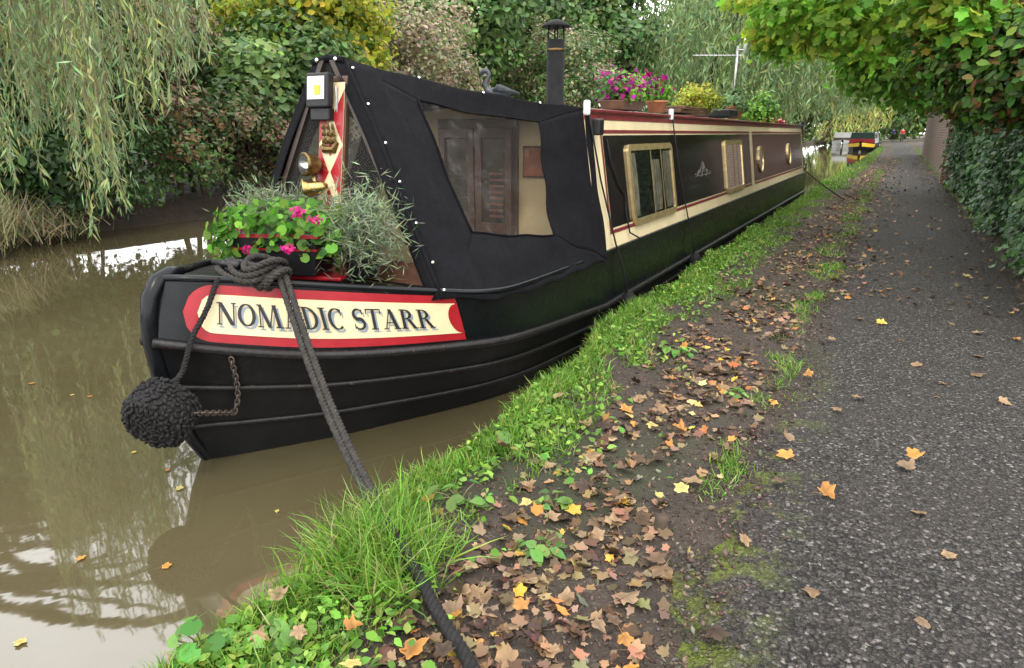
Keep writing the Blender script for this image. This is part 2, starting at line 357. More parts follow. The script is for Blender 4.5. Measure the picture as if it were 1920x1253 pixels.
# ---------------------------------------------------------------- boat
Xc=-2.54
TOP=[(1.68,.015,.842),(1.74,.1,.838),(1.86,.2,.82),(2.04,.35,.787),(2.26,.57,.75),(2.5,.78,.71),(2.75,.91,.672),(3.1,.95,.655),(4.13,.95,.645),(15.3,.95,.645)]
STR=[(1.60,.015,.597),(1.68,.1,.572),(1.82,.215,.53),(2.06,.41,.475),(2.28,.6,.452),(2.58,.80,.431),(2.85,.91,.405),(3.2,.95,.375),(4.16,.955,.291),(15.3,.955,.27)]
WLN=[(1.77,.012,0),(1.85,.08,0),(2.0,.19,0),(2.245,.36,0),(2.5,.5,0),(2.75,.635,0),(3.0,.75,0),(3.4,.86,0),(4.3,.95,0),(15.3,.95,0)]
KEE=[(y+.14,h*.93,-.35) for y,h,z in WLN]
LV=[np.array(a) for a in (KEE,WLN,STR,TOP)]
def cr_(A,s):
    i=min(int(s),len(A)-2); t=s-i
    if i>=8: return A[8]*(1-t)+A[9]*t
    p0,p1,p2=A[max(i-1,0)],A[i],A[i+1]; p3=A[min(i+2,8)] if i+2<=8 else A[i+1]
    return .5*((2*p1)+(-p0+p2)*t+(2*p0-5*p1+4*p2-p3)*t*t+(-p0+3*p1-3*p2+p3)*t**3)
def hull(s,lv,side=1):
    i=min(int(lv),2); t=lv-i; q=cr_(LV[i],s)*(1-t)+cr_(LV[i+1],s)*t
    h=q[1]
    if i==1: h-=.035*math.sin(math.pi*t)*max(0,1-s/8)*min(1,s)
    return Vector((Xc+side*max(h,.01),q[0],q[2]))
def hnorm(s,lv,side=1):
    a=hull(s+.02,lv,side)-hull(max(s-.02,0),lv,side); b_=hull(s,min(lv+.02,3),side)-hull(s,lv-.02,side)
    n=a.cross(b_).normalized()
    return n if n.x*side>0 else -n
SS=[i*.125 for i in range(65)]+[8+i/10 for i in range(1,11)]
boat=thing('narrowboat','long black canal narrowboat with canvas tented bow and cream trimmed maroon cabin','boat',(Xc,8.4,0))
def band(l0,l1,n):
    mb=MB()
    for side in (1,-1):
        mb.grid(lambda a,c:hull(SS[round(a*(len(SS)-1))],l0+(l1-l0)*c,side),len(SS)-1,n)
    return mb
mb=band(0,2,10)
e=[hull(9,l) for l in (0,1,2,3)]; e2=[hull(9,l,-1) for l in (0,1,2,3)]
mb.add(e+e2[::-1],[tuple(range(8))])
hl=mb.build('hull',M['hull'],boat,True)
bw=band(2,3,6).build('bulwark',M['hull_top'],boat,True)
for lv,r in ((2.0,.022),(1.64,.013),(1.3,.012)):
    for side in (1,-1):
        mb=MB(); mb.tube([hull(s,lv,side)+hnorm(s,lv,side)*r*.3 for s in SS[1:]],r,8); mb.build('rubbing_strake',M['strake'],boat,True)
for side in (1,-1):
    mb=MB(); mb.tube([hull(s,3,side)+Vector((-side*.008,0,0)) for s in SS],.015,8); mb.build('gunwale_rim',M['hull_top'],boat,True)
prof=[(1.76,.855),(1.70,.853),(1.645,.83),(1.605,.77),(1.585,.68),(1.582,.58),(1.595,.45),(1.635,.28),(1.695,.12),(1.76,0),(1.9,-.3)]
MB().tube([(Xc,y+.03,z) for y,z in prof],[.02,.03,.035,.036,.035,.034,.033,.03,.028,.026,.026],12).build('stem_post',M['hull_top'],boat,True)
mb=MB()
mb.grid(lambda a,c:(lambda s:Vector((Xc+(2*c-1)*(cr_(LV[3],s)[1]-.006),cr_(LV[3],s)[0],cr_(LV[3],s)[2]-.022+.03*(1-(2*c-1)**2))))(a*5.3),24,10)
mb.build('foredeck',M['hull_top'],boat,True)
MB().box((Xc,3.5,.33),(1.3,1.1,.02)).build('well_deck_floor',M['darkin'],boat)
MB().box((Xc+.17,2.31,.770),(.46,.24,.018),rz=.3).build('deck_hatch',M['red'],boat,bevel=.006)
for sd in(1,-1): MB().box((Xc+sd*.91,9.72,.642),(.09,11.16,.012)).build('gunwale_walkway',M['hull_top'],boat)
# name panel mapping
def s_at_u(u,lv):
    best=min((abs(proj(hull(s,lv))[0]-u),s) for s in np.arange(.2,8,.01)); return best[1]
s0,s1=s_at_u(343,2.5),s_at_u(864,2.45)
sa=np.linspace(s0,s1,200); pp=np.array([hull(s,2.5) for s in sa]); Ls=np.concatenate([[0],np.cumsum(np.linalg.norm(np.diff(pp,axis=0),axis=1))]); LEN=Ls[-1]
def pan(x,y,off):
    s=float(np.interp(x*LEN,Ls,sa)); lv=2.10+.82*y
    return hull(s,lv)+hnorm(s,lv)*off
def shaped(x0,x1,hh,l_r,off,name,m_,par,n=70,yc=.5):
    mb=MB(); 
    def fn(a,c):
        x=x0+(x1-x0)*a; h=hh
        if l_r and (x-x0)<l_r: h=hh*math.sqrt(max(0,1-(1-(x-x0)/l_r)**2))
        return pan(x,yc+(c-.5)*h,off)
    mb.grid(fn,n,6); return mb.build(name,m_,par,True)
np_=shaped(0,1,1.0,.09,.004,'name_panel',M['red'],boat)
shaped(.045,.992,.68,.05,.007,'cream_ground',M['cream'],np_)
mb=MB(); mb.grid(lambda a,c:pan(1.0-.052*a*math.sqrt(max(0,1-(2*c-1)**2)),.5+(c-.5)*.70,.009),6,16); mb.build('panel_end',M['red'],np_,True)
def arc(cx,cy,rx,ry,a0,a1,n=22): return [(cx+rx*math.cos(math.radians(a0+(a1-a0)*i/n)),cy+ry*math.sin(math.radians(a0+(a1-a0)*i/n))) for i in range(n+1)]
def stroke(P,tn=.05,tk=.17,ends=False):
    n=len(P);L=[]
    for i in range(n):
        a,b_=P[max(i-1,0)],P[min(i+1,n-1)]; dx,dy=b_[0]-a[0],b_[1]-a[1]; l=math.hypot(dx,dy) or 1
        w=tn+(tk-tn)*abs(dy/l)**1.3
        if ends: w=tn+(tk-tn)*math.sin(math.pi*i/(n-1))**1.5
        L.append(((P[i][0]-dy/l*w/2,P[i][1]+dx/l*w/2),(P[i][0]+dy/l*w/2,P[i][1]-dx/l*w/2)))
    return [(L[i][0],L[i][1],L[i+1][1],L[i+1][0]) for i in range(n-1)]
def rc(x,y,w,h): return (x,y),(x+w,y),(x+w,y+h),(x,y+h)
def db(x0,y0,x1,y1,w): return (x0,y0),(x0+w,y0),(x1+w,y1),(x1,y1)
se=lambda x,w,y:rc(x,y,w,.05)
GL={'N':([rc(.12,0,.06,1),db(.06,1,.68,0,.2),rc(.81,0,.06,1),se(.03,.25,0),se(0,.26,.95),se(.72,.25,.95)],1.02),
'O':(stroke(arc(.46,.5,.36,.46,0,360,40)),.96),
'M':([db(.1,0,.17,1,.06),db(.12,1,.5,0,.17),db(.56,0,.9,1,.06),db(.88,1,.98,0,.18),se(0,.27,0),se(.88,.4,0),se(.05,.26,.95),se(.86,.24,.95)],1.33),
'A':([db(.1,0,.42,1,.06),db(.36,1,.68,0,.19),rc(.22,.3,.45,.05),se(0,.27,0),se(.6,.36,0)],1.0),
'D':([rc(.12,0,.17,1),se(.02,.34,0),se(.02,.34,.95)]+stroke(arc(.3,.5,.45,.47,-90,90)),.92),
'I':([rc(.12,0,.17,1),se(.02,.37,0),se(.02,.37,.95)],.46),
'C':(stroke(arc(.46,.5,.36,.46,48,312,34))+[rc(.68,.66,.05,.28)],.88),
'S':(stroke(arc(.34,.73,.24,.23,25,265,20)+arc(.36,.27,.26,.24,82,-150,20),.06,.18,True)+[rc(.52,.72,.05,.24),rc(.08,.04,.05,.24)],.74),
'T':([rc(.34,0,.17,.95),rc(.02,.94,.84,.06),rc(.02,.74,.05,.2),rc(.81,.74,.05,.2),se(.23,.4,0)],.92),
'R':([rc(.12,0,.17,1),se(.02,.37,0),se(.02,.32,.95),db(.4,.5,.72,0,.18),se(.68,.32,0)]+stroke(arc(.3,.74,.32,.23,-90,90)),1.02),' ':([],.42)}
txt='NOMADIC STARR'; tw=sum(GL[c][1] for c in txt); x0t,x1t=.105,.885
cx=0
for word in ('NOMADIC ','STARR'):
    for nm,mt_,dx,dy,off in (('letter_shadow',M['lshade'],.007,-.05,.0095),('lettering',M['letter'],0,0,.0115)):
        mb=MB(); k=0; c_=cx
        for ch in word:
            for q in GL[ch][0]:
                k+=1; mb.add([pan(x0t+(x1t-x0t)*(c_+px)/tw+dx,.325+.39*py+dy,off+.00002*k) for px,py in q],[(0,1,2,3)])
            c_+=GL[ch][1]
        mb.build(nm,mt_,np_)
    cx=c_
# ---- cabin
def side_pt(y,z,off=0,sd=1):
    h=.935-.14*(z-.645)/.89; n=Vector((.988*sd,0,.155)); return Vector((Xc+sd*h,y,z))+n*off
Y0,Y1=4.1,15.0
mb=MB()
for sd in (1,-1): mb.grid(lambda a,c:side_pt(Y0+(Y1-Y0)*a,.645+.89*c,0,sd),12,4)
mb.add([side_pt(Y1,.645,0,-1),side_pt(Y1,.645),side_pt(Y1,1.535),(Xc,Y1,1.59),side_pt(Y1,1.535,0,-1)],[(0,1,2,3,4)])
mb.build('cabin',M['cream'],boat)
mb=MB()
mb.grid(lambda a,c:Vector((Xc+(2*c-1)*.80,Y0+.02+(Y1-Y0)*a,1.538+.062*(1-(2*c-1)**2))),6,14)
mb.build('roof',M['roof'],boat,True)
for sd in (1,-1):
    MB().box((Xc+sd*.803,(Y0+Y1)/2+.04,1.537),(.035,Y1-Y0-.02,.022)).build('roof_edge',M['mred'],boat,bevel=.006)
def rect(mb,y0,y1,z0,z1,off,sd=1):
    mb.add([side_pt(y0,z0,off,sd),side_pt(y1,z0,off,sd),side_pt(y1,z1,off,sd),side_pt(y0,z1,off,sd)],[(0,1,2,3)])
for sd in (1,-1):
    for (a,b_),pm in (((4.37,9.45),M['navy']),((9.72,14.8),M['maroon'])):
        mb=MB(); rect(mb,a,b_,.785,1.385,.004,sd); pn=mb.build('painted_panel',pm,boat)
        mb=MB()
        rect(mb,a-.035,b_+.035,.748,.772,.004,sd); rect(mb,a-.035,b_+.035,1.398,1.42,.004,sd)
        rect(mb,a-.035,a-.013,.772,1.398,.004,sd); rect(mb,b_+.013,b_+.035,.772,1.398,.004,sd)
        mb.build('coachline',M['mred'],pn)
    mb=MB(); rect(mb,4.1,15,1.482,1.522,.004,sd); mb.build('upper_stripe',M['mred'],boat)
def rring(mb,yc,zc,w,h,r,wd,o0,o1,sd=1,n=6):
    def outl(w,h,r):
        P=[]
        for cx,cz,a0 in ((w/2-r,h/2-r,0),(-w/2+r,h/2-r,90),(-w/2+r,-h/2+r,180),(w/2-r,-h/2+r,270)):
            for i in range(n+1): a=math.radians(a0+90*i/n); P.append((cx+r*math.cos(a),cz+r*math.sin(a)))
        return P
    A=outl(w,h,r); B=outl(w-2*wd,h-2*wd,max(r-wd,.005)); k=len(A)
    L=[[side_pt(yc+y,zc+z,o,sd) for y,z in Q] for Q,o in ((A,o0),(A,o1),(B,o1),(B,o0))]
    mb.add(sum(L,[]),[(a*k+i,a*k+(i+1)%k,((a+1)%4)*k+(i+1)%k,((a+1)%4)*k+i) for a in range(3) for i in range(k)])
    return B
def window(yc,zc,w,h,r,sd=1,curt=True,nm='window'):
    mb=MB(); B=rring(mb,yc,zc,w,h,r,.045 if w>.5 else .03,.004,.024,sd); fr=mb.build(nm,M['brassp'],boat)
    MB().add([side_pt(yc+y,zc+z,.006,sd) for y,z in B],[tuple(range(len(B)))]).build('interior',M['darkin'],fr)  # flat dark sheet stands in for the unlit room behind the pane
    MB().add([side_pt(yc+y,zc+z,.016,sd) for y,z in B],[tuple(range(len(B)))]).build('pane',M['glass'],fr)
    if curt:
        for a,b_,z_ in ((-w/2+.05,-w/2+.05+w*.10,.06),(-.02*w,.16*w,.12),(w/2-.05-w*.17,w/2-.06,.06)):
            mb=MB(); mb.grid(lambda p,q:side_pt(yc+a+(b_-a)*(p+.3*math.sin(q*3)*(p-.5)),zc-h/2+.06+(h-.06-z_)*q,.009+.004*math.sin(p*26),sd),20,4)
            mb.build('curtain',M['curtain'],fr)
        for f in (-.04,.2): 
            MB().add([side_pt(yc+f*w-.012,zc-h/2+.04,.02,sd),side_pt(yc+f*w+.012,zc-h/2+.04,.02,sd),side_pt(yc+f*w+.012,zc+h/2-.04,.02,sd),side_pt(yc+f*w-.012,zc+h/2-.04,.02,sd)],[(0,1,2,3)]).build('glazing_bar',M['brassp'],fr)
    return fr
for sd in (1,-1):
    window(5.34,1.035,1.10,.57,.06,sd); window(8.42,1.035,.95,.57,.06,sd)
    for yy in (10.2,13.0): window(yy,1.05,.36,.36,.178,sd,False,'porthole')
mb=MB()
def scr(pts): mb.tube([side_pt(6.95+y,1.06+z,.005) for y,z in pts],.0036,5)
for s in (-1,1):
    scr([(s*(.05+.10*t+.06*math.cos(t*9)*(1-t*.6)),-.03+.05*math.sin(t*9)*(1-t*.5)) for t in np.linspace(0,1,24)])
    scr([(s*(.16+.16*t),-.04+.035*math.sin(t*10)*(1-t)) for t in np.linspace(0,1,16)])
    for k in range(3): scr([(s*.02,0),(s*(.03+.025*k),.03+.02*(2-k))])
scr([(0,-.02),(0,.08)]); scr([(-.3,-.055),(.3,-.055)])
mb.build('scroll_emblem',M['emblem'],boat)
mb=MB(); mb.box(side_pt(4.2,1.43,.04),(.07,.08,.1)); mb.build('side_lamp',M['black'],boat,bevel=.01)
# front bulkhead, doors
mb=MB()
mb.add([(Xc-.86,4.09,.36),(Xc+.86,4.09,.36),(Xc+.86,4.09,.645),(Xc+.745,4.09,1.515),(Xc,4.09,1.58),(Xc-.745,4.09,1.515),(Xc-.86,4.09,.645)],[tuple(range(7))]); mb.build('front_bulkhead',M['interior_cream'],boat)
dr=MB()
dr.box((-2.49,4.065,.88),(.62,.03,1.22)); dr.build('door_frame',M['wood'],boat,bevel=.005)
for i,xx in enumerate((-2.635,-2.345)):
    d=MB(); 
    for x_,w_ in ((xx-.115,.05),(xx+.115,.05)): d.box((x_,4.03,.87),(w_,.03,1.12))
    for z_,h_ in ((.36,.1),(.78,.07),(1.40,.07)): d.box((xx,4.03,z_),(.2,.028,h_))
    d.box((xx,4.036,.57),(.2,.014,.36))
    dd=d.build('door',M['wood'],boat,bevel=.004)
    MB().box((xx,4.037,1.08),(.19,.006,.56)).build('door_pane',M['doorpane'],dd)
    if i==1:
        s_=MB()
        for k in range(8): s_.box((xx+.02,4.030,.86+.04*k),(.11,.005,.016))
        s_.build('blind_slats',M['slat'],dd)
pf=MB().box((-2.06,4.075,1.22),(.17,.02,.2)).build('wall_picture',M['wood'],boat)
MB().box((-2.06,4.062,1.22),(.145,.005,.175)).build('picture_print',M['terracotta'],pf)
# ---- cratch board
Xb=-2.50; 
def bpt(x,z,o=0):
    y=2.56+.16*(z-.74)/1.0; return Vector((x,y,z))+Vector((0,-.987,.158))*o
ZB,ZT=.745,1.735; BR,BL=-1.79,-2.98; TRX,TLX=Xb+.075,Xb-.075
def bx(z,sd): t=(z-ZB)/(ZT-ZB); return (BR*(1-t)+TRX*t) if sd>0 else (BL*(1-t)+TLX*t)
def bar(mb,a,b_,w,o0=0,o1=.03):
    q=[(a[0],a[1]),(a[0]+w,a[1]),(b_[0]+w,b_[1]),(b_[0],b_[1])]
    mb.add([bpt(x,z,o0) for x,z in q]+[bpt(x,z,o1) for x,z in q],[(0,1,2,3),(4,5,6,7),(0,1,5,4),(1,2,6,5),(2,3,7,6),(3,0,4,7)])
mb=MB()
bar(mb,(BR-.065,ZB),(TRX-.06,ZT),.03); bar(mb,(BL+.03,ZB),(TLX+.025,ZT),.03)
mb.build('board_frame',M['frame'],boat)
mb=MB(); q=[(BL,ZB-.03),(BR,ZB-.03),(BR-.06,ZB+.07),(BL+.06,ZB+.07)]
mb.add([bpt(x,z,-.005) for x,z in q]+[bpt(x,z,.036) for x,z in q],[(0,1,2,3),(4,5,6,7),(0,1,5,4),(1,2,6,5),(2,3,7,6),(3,0,4,7)])
Xp=Xb+.05
bar(mb,(Xp-.085,ZB),(Xp-.085,1.66),.17,.002,.028)
cb=mb.build('cratch_board',M['wood'],boat)
MB().add([bpt(bx(ZB,1),ZB,.012),bpt(TRX,ZT,.012),bpt(TLX,ZT,.012),bpt(bx(ZB,-1),ZB,.012)],[(0,1,2,3)]).build('board_pane',M['bglass'],cb)
mb=MB(); bar(mb,(Xp-.075,.82),(Xp-.075,1.63),.15,.0305,.033); dp=mb.build('diamond_panel',M['cream'],cb)
for zc in (.95,1.21,1.47):
    for s in (-1,1): MB().add([bpt(Xp+s*.0745,zc-.125,.036),bpt(Xp+s*.0745,zc+.125,.036),bpt(Xp+s*.006,zc,.036)],[(0,1,2)]).build('red_half_diamond',M['red'],dp)
for zc in (1.08,1.34): MB().add([bpt(Xp,zc-.055,.0362),bpt(Xp+.03,zc,.0362),bpt(Xp,zc+.055,.0362),bpt(Xp-.03,zc,.0362)],[(0,1,2,3)]).build('red_diamond',M['red'],dp)
mb=MB(); o_=bpt(Xp-.005,1.37,.045)
mb.tube([o_+Vector((-.05,0,-.035)),o_+Vector((-.032,0,-.055)),o_+Vector((.032,0,-.055)),o_+Vector((.052,0,-.02))],[.01,.02,.02,.009],8)
for x_,hh_ in ((-.028,.06),(.004,.085),(.034,.06)): 
    mb.tube([o_+Vector((x_,0,-.05)),o_+Vector((x_,0,hh_))],.0035,5)
    for z_,h_ in ((-.012,.021),(.024,.017),(.052,.011)):
        if z_<hh_: mb.add([o_+Vector((x_-h_*.9,.002,z_-.016)),o_+Vector((x_+h_*.9,.002,z_-.016)),o_+Vector((x_+h_*.7,-.004,z_+.016)),o_+Vector((x_-h_*.7,-.004,z_+.016)),o_+Vector((x_,-.016,z_))],[(0,1,4),(1,2,4),(2,3,4),(3,0,4)])
mb.build('ship_plaque',M['bronze'],cb)
# floodlight
fc=bpt(Xb+.005,1.585,.075)
FR=dict(rx=-.12)
fl=MB().box(fc,(.14,.045,.16),**FR).build('floodlight',M['black'],boat,bevel=.008)
MB().box(fc+Vector((0,-.024,.012)),(.108,.006,.105),**FR).build('lamp_reflector',M['reflector'],fl)
MB().box(fc+Vector((.012,-.029,.002)),(.036,.006,.045),**FR).build('lamp_element',M['yellowled'],fl)
MB().box(fc+Vector((0,.01,-.11)),(.12,.05,.06),**FR).build('lamp_gear_box',M['black'],fl,bevel=.006)
MB().tube([fc+Vector((-.078,.03,.02)),fc+Vector((-.078,.03,-.12)),fc+Vector((.078,.03,-.12)),fc+Vector((.078,.03,.02))],.007,6).build('lamp_bracket',M['steel'],fl)
hc=bpt(Xb-.03,1.235,.12); ax=Vector((-.25,-.95,.12)).normalized(); HS=.95
hlp=MB().lathe([(r*HS,z*HS) for r,z in [(0,-.09),(.025,-.088),(.05,-.06),(.056,-.02),(.06,0),(.06,.012),(.052,.014)]],hc,ax,24).build('headlamp',M['bronze'],boat,True)
MB().lathe([(r*HS,z*HS) for r,z in [(.052,.006),(.035,-.012),(.015,-.03),(0,-.035)]],hc,ax,24).build('lamp_reflector',M['chrome'],hlp,True)
MB().lathe([(r*HS,z*HS) for r,z in [(0,.018),(.03,.016),(.052,.011)]],hc,ax,24).build('lamp_lens',M['bglass'],hlp,True)
MB().tube([hc-ax*.04-Vector((0,0,.04)),hc-ax*.05-Vector((0,0,.1)),bpt(Xb-.02,1.1,.03)],.01,7).build('lamp_bracket',M['brass'],hlp,True)
ho=bpt(Xb+.02,1.125,.11); ha=Vector((-.75,-.6,-.1)).normalized()
MB().lathe([(0,-.07),(.014,-.07),(.03,-.04),(.032,.0),(.036,.02),(.048,.04),(.05,.046),(.04,.04),(.02,.0)],ho,ha,24).build('brass_horn',M['brass'],boat,True)
# ---- cratch cover
YR=4.16
def topline(p,sd):
    f=Vector((Xb+sd*.085,2.715,1.742)); r=Vector((Xc+sd*.812,YR,1.548)); q=f.lerp(r,p); q.z-=.03*math.sin(math.pi*p)+.006*math.sin(p*19)*math.sin(math.pi*p); return q
def botline(p,sd):
    y=2.5+(YR-2.5)*p; i=np.interp(y,[a[0] for a in TOP],[a[1] for a in TOP]); z=np.interp(y,[a[0] for a in TOP],[a[2] for a in TOP])
    if sd<0: i-=.3*(1-p)**2
    return Vector((Xc+sd*(i+.024),y,z-.035+.006*math.sin(p*31)))
def ridge(p): q=Vector((Xb,2.715,1.752)).lerp(Vector((Xc,YR,1.625)),p); q.z-=.025*math.sin(math.pi*p); return q
def cov(p,q,sd=1,off=0):
    a,b_=topline(p,sd),botline(p,sd); P=a.lerp(b_,q)
    w=.010*math.sin(9*p+5*q)*math.sin(math.pi*q)+.006*math.sin(23*q+4*p)*math.sin(math.pi*p)+.005*math.sin(31*p-14*q)*math.sin(math.pi*q)**.5*(.3+q)
    P+=Vector((sd*.8,0,.4))*(off+w-.02*math.sin(math.pi*p)*math.sin(math.pi*q)); return P
GP=[(p,q,proj(cov(p,q))) for p in np.linspace(0,1,71) for q in np.linspace(0,1,71)]
def inv(u,v): return min(GP,key=lambda g:(g[2][0]-u)**2+(g[2][1]-v)**2)[:2]
wc=[inv(785,190),inv(1010,230),inv(1038,440),inv(885,437)]
def bil(c,a,b_):
    return tuple((c[0][i]*(1-a)+c[1][i]*a)*(1-b_)+(c[3][i]*(1-a)+c[2][i]*a)*b_ for i in (0,1))
oc=[(0,0),(1,0),(1,1),(0,1)]
mb=MB()
for sd in (1,-1):
    for k in range(4):
        c=[oc[k],oc[(k+1)%4],wc[(k+1)%4],wc[k]]
        mb.grid(lambda a,b_:cov(*bil(c,a,b_),sd),30,12)
    mb.grid(lambda a,b_:ridge(a).lerp(topline(a,sd),b_)+Vector((0,0,(.016*math.sin(14*a+6*b_)+.006*math.sin(37*a-9*b_))*math.sin(math.pi*b_)*math.sin(math.pi*a))),36,8)
cvr=mb.build('cratch_cover',M['fabric'],boat,True)
md=cvr.modifiers.new('solid','SOLIDIFY'); md.thickness=.004
for sd in (1,-1):
    mb=MB(); mb.grid(lambda a,b_:cov(*bil(wc,a*1.02-.01,b_*1.02-.01),sd,-.004),14,12); mb.build('cover_window',M['vinyl'],cvr,True)
    mb=MB(); mb.grid(lambda a,b_:cov(.004+(.05+.15*b_-.1*b_*b_+.04)*a,b_*1.0,sd,.008),5,24); 
    ff=mb.build('front_flap',M['fabric'],cvr,True); md=ff.modifiers.new('solid','SOLIDIFY'); md.thickness=.006
    mb=MB(); mb.grid(lambda a,b_:cov(0,b_,sd,.008)+Vector((-sd*(.004+.05*a),-.012-.012*a,-.012*a)),3,24)
    fe=mb.build('front_edge',M['fabric'],cvr,True); md=fe.modifiers.new('solid','SOLIDIFY'); md.thickness=.005
    for k in range(4):
        a,b_=wc[k],wc[(k+1)%4]
        MB().tube([cov(a[0]+(b_[0]-a[0])*t,a[1]+(b_[1]-a[1])*t,sd,.003) for t in np.linspace(0,1,14)],.005,6).build('seam',M['fabric'],cvr,True)
for q in (.04,.2,.37,.53,.7,.86,.97): MB().lathe([(0,.006),(.006,.005),(.009,0)],cov(.012,q,1,.014),(.7,-.5,.3),10).build('press_stud',M['chrome'],cvr,True)
for p in (.25,.5,.75): MB().lathe([(0,.006),(.006,.005),(.009,0)],topline(p,1)+Vector((.01,0,.0)),(.7,0,.7),10).build('press_stud',M['chrome'],cvr,True)
for dx in (-.06,.06): MB().lathe([(0,.006),(.008,.005),(.011,0)],Vector((Xb+dx,2.683,1.742)),(0,-1,.1),10).build('press_stud',M['chrome'],cvr,True)
MB().tube([(Xb-.1,2.705,1.735),(Xb,2.705,1.752),(Xb+.1,2.705,1.735)],.018,7).build('apex_fold',M['fabric'],cvr,True)
for sd,r in ((1,.012),(-1,.014)): MB().tube([cov(.0,q,sd,.006) for q in np.linspace(0,1,12)],r,6).build('cover_hem',M['fabric'],cvr,True)
# ---- chimney
cx,cy=-2.4,5.08
ch=MB().lathe([(.095,1.58),(.095,1.61),(.07,1.62),(.068,2.08),(.066,2.08),(.066,1.7)],(cx,cy,0)).build('chimney',M['chim'],boat,True)
MB().lathe([(.0705,1.999),(.0715,2.002),(.0715,2.012),(.0705,2.015)],(cx,cy,0)).build('brass_band',M['bronze'],ch,True)
MB().lathe([(.001,2.225),(.03,2.22),(.085,2.195),(.11,2.175),(.11,2.168),(.07,2.175),(.001,2.18)],(cx,cy,0)).build('cowl',M['chim'],ch,True)
for k in range(4):
    a=k*math.pi/2+.6; MB().tube([(cx+.062*math.cos(a),cy+.062*math.sin(a),2.06),(cx+.055*math.cos(a),cy+.055*math.sin(a),2.18)],.006,5).build('cowl_strut',M['chim'],ch)
# ---- aerial
ac=Vector((-2.1,10.2,1.58)); ae=MB().tube([ac,ac+Vector((0,0,.95))],.016,8).build('television_aerial',M['steel'],boat,True)
rd=Vector((ct,st,0)); bo=ac+Vector((0,0,.83))
mb=MB(); mb.tube([bo-rd*.6,bo+rd*.06],.009,6)
for k in range(10): c=bo-rd*(.02+.062*k); l=.11+.006*k; d=Vector((st,-ct,.25)); mb.tube([c-d*l*.5,c+d*l*.5],.004,4)
mb.build('aerial_boom',M['steel'],ae)
MB().lathe([(.0,.86),(.022,.86),(.024,1.06),(.015,1.1),(0,1.105)],ac+rd*.1).build('aerial_cap',M['white'],ae,True)
MB().tube([ac+Vector((0,0,.9)),ac+rd*.1+Vector((0,0,.9))],.01,6).build('aerial_arm',M['steel'],ae)
MB().tube([(Xc+.1,1.95,.80),(Xc+.1,1.95,.862)],.028,10).tube([(Xc+.02,1.93,.868),(Xc+.18,1.93,.868)],[.012,.02],10).build('mooring_stud',M['black'],boat,True)
for y in (15.05,15.2): MB().tube([(-1.75,y,.64),(-1.75,y,1.62)],.02,7).build('stern_post',M['black'],boat,True)
MB().tube([(Xc,15.25,.6),(Xc,15.3,1.2),(Xc,15.0,1.35),(Xc,14.5,1.4)],.022,8).build('tiller',M['brass'],boat,True)
# ---------------------------------------------------------------- rope helper
def rope(mb,path,R,pitch=.06,strands=3,step=.012):
    P=[Vector(p) for p in path]; seg=[(P[i+1]-P[i]).length for i in range(len(P)-1)]; L=sum(seg); n=max(8,int(L/step))
    cum=[0]
    for s in seg: cum.append(cum[-1]+s)
    A=np.array(P); t=np.linspace(0,L,n+1); Q=np.stack([np.interp(t,cum,A[:,i]) for i in range(3)],1)
    for _ in range(6): Q[1:-1]=(Q[:-2]+2*Q[1:-1]+Q[2:])/4
    T=unit(np.gradient(Q,axis=0)); N=np.zeros_like(T); ref=np.array([.3,.2,1.]); N[0]=np.cross(T[0],ref)
    for i in range(len(T)):
        v=N[i-1] if i else N[0]; v=v-T[i]*np.dot(v,T[i]); N[i]=v/np.linalg.norm(v)
    B=np.cross(T,N)
    for k in range(strands):
        a=t/pitch*2*math.pi+k*2*math.pi/strands
        mb.tube((Q+(N*np.cos(a)[:,None]+B*np.sin(a)[:,None])*R*.5).tolist(),R*.56,6)
def gpt(u,v,dz=.02):
    P=at_z(u,v,.28); P.z=float(gz(P.x,P.y))+dz; return P
mr=thing('mooring_rope','doubled charcoal mooring rope from the bow stud down into the grassy bank','rope',(-1.7,1.7,.25))
E=Vector((-2.2,1.99,.835)); K=Vector((Xc+.1,1.93,.88)); G1=gpt(715,985,.03)
for o_ in (Vector((.0,0,0)),Vector((.027,.011,.004))):
    mb=MB(); pts=[K+o_*.5,K+Vector((.1,.02,-.015))+o_]
    for t in np.linspace(0,1,14): q=E.lerp(G1,t); q.z-=.10*math.sin(math.pi*t); pts.append(q+o_*(1-.25*t))
    rope(mb,pts,.0142,.055); mb.build('rope_fall',M['rope'],mr,True)
mb=MB()
for k in range(3):
    pts=[Vector((Xc+.18+.13*math.cos(a)*(1-.2*k)+.04*k,1.955+.09*math.sin(a)+.02*k,.833+.022*k+.02*math.sin(2*a+k))) for a in np.linspace(0,6.28,40)]
    rope(mb,pts,.0142)
for k in range(3):
    pts=[Vector((-2.29+.045*k+.045*math.cos(a),1.985+.055*math.sin(a),.815+.045*math.sin(a+.5+k*.5))) for a in np.linspace(0,6.28,26)]
    rope(mb,pts,.0142)
mb.build('rope_coil',M['rope'],mr,True)
mb=MB(); rope(mb,[gpt(715,985,.04),gpt(728,1010,.07),gpt(745,1040,.07),gpt(785,1095,.045),gpt(815,1150,.03),gpt(850,1205,.028),gpt(880,1253,.028),gpt(915,1330),gpt(960,1420)],.0175); mb.build('rope_tail',M['ropeb'],mr,True)
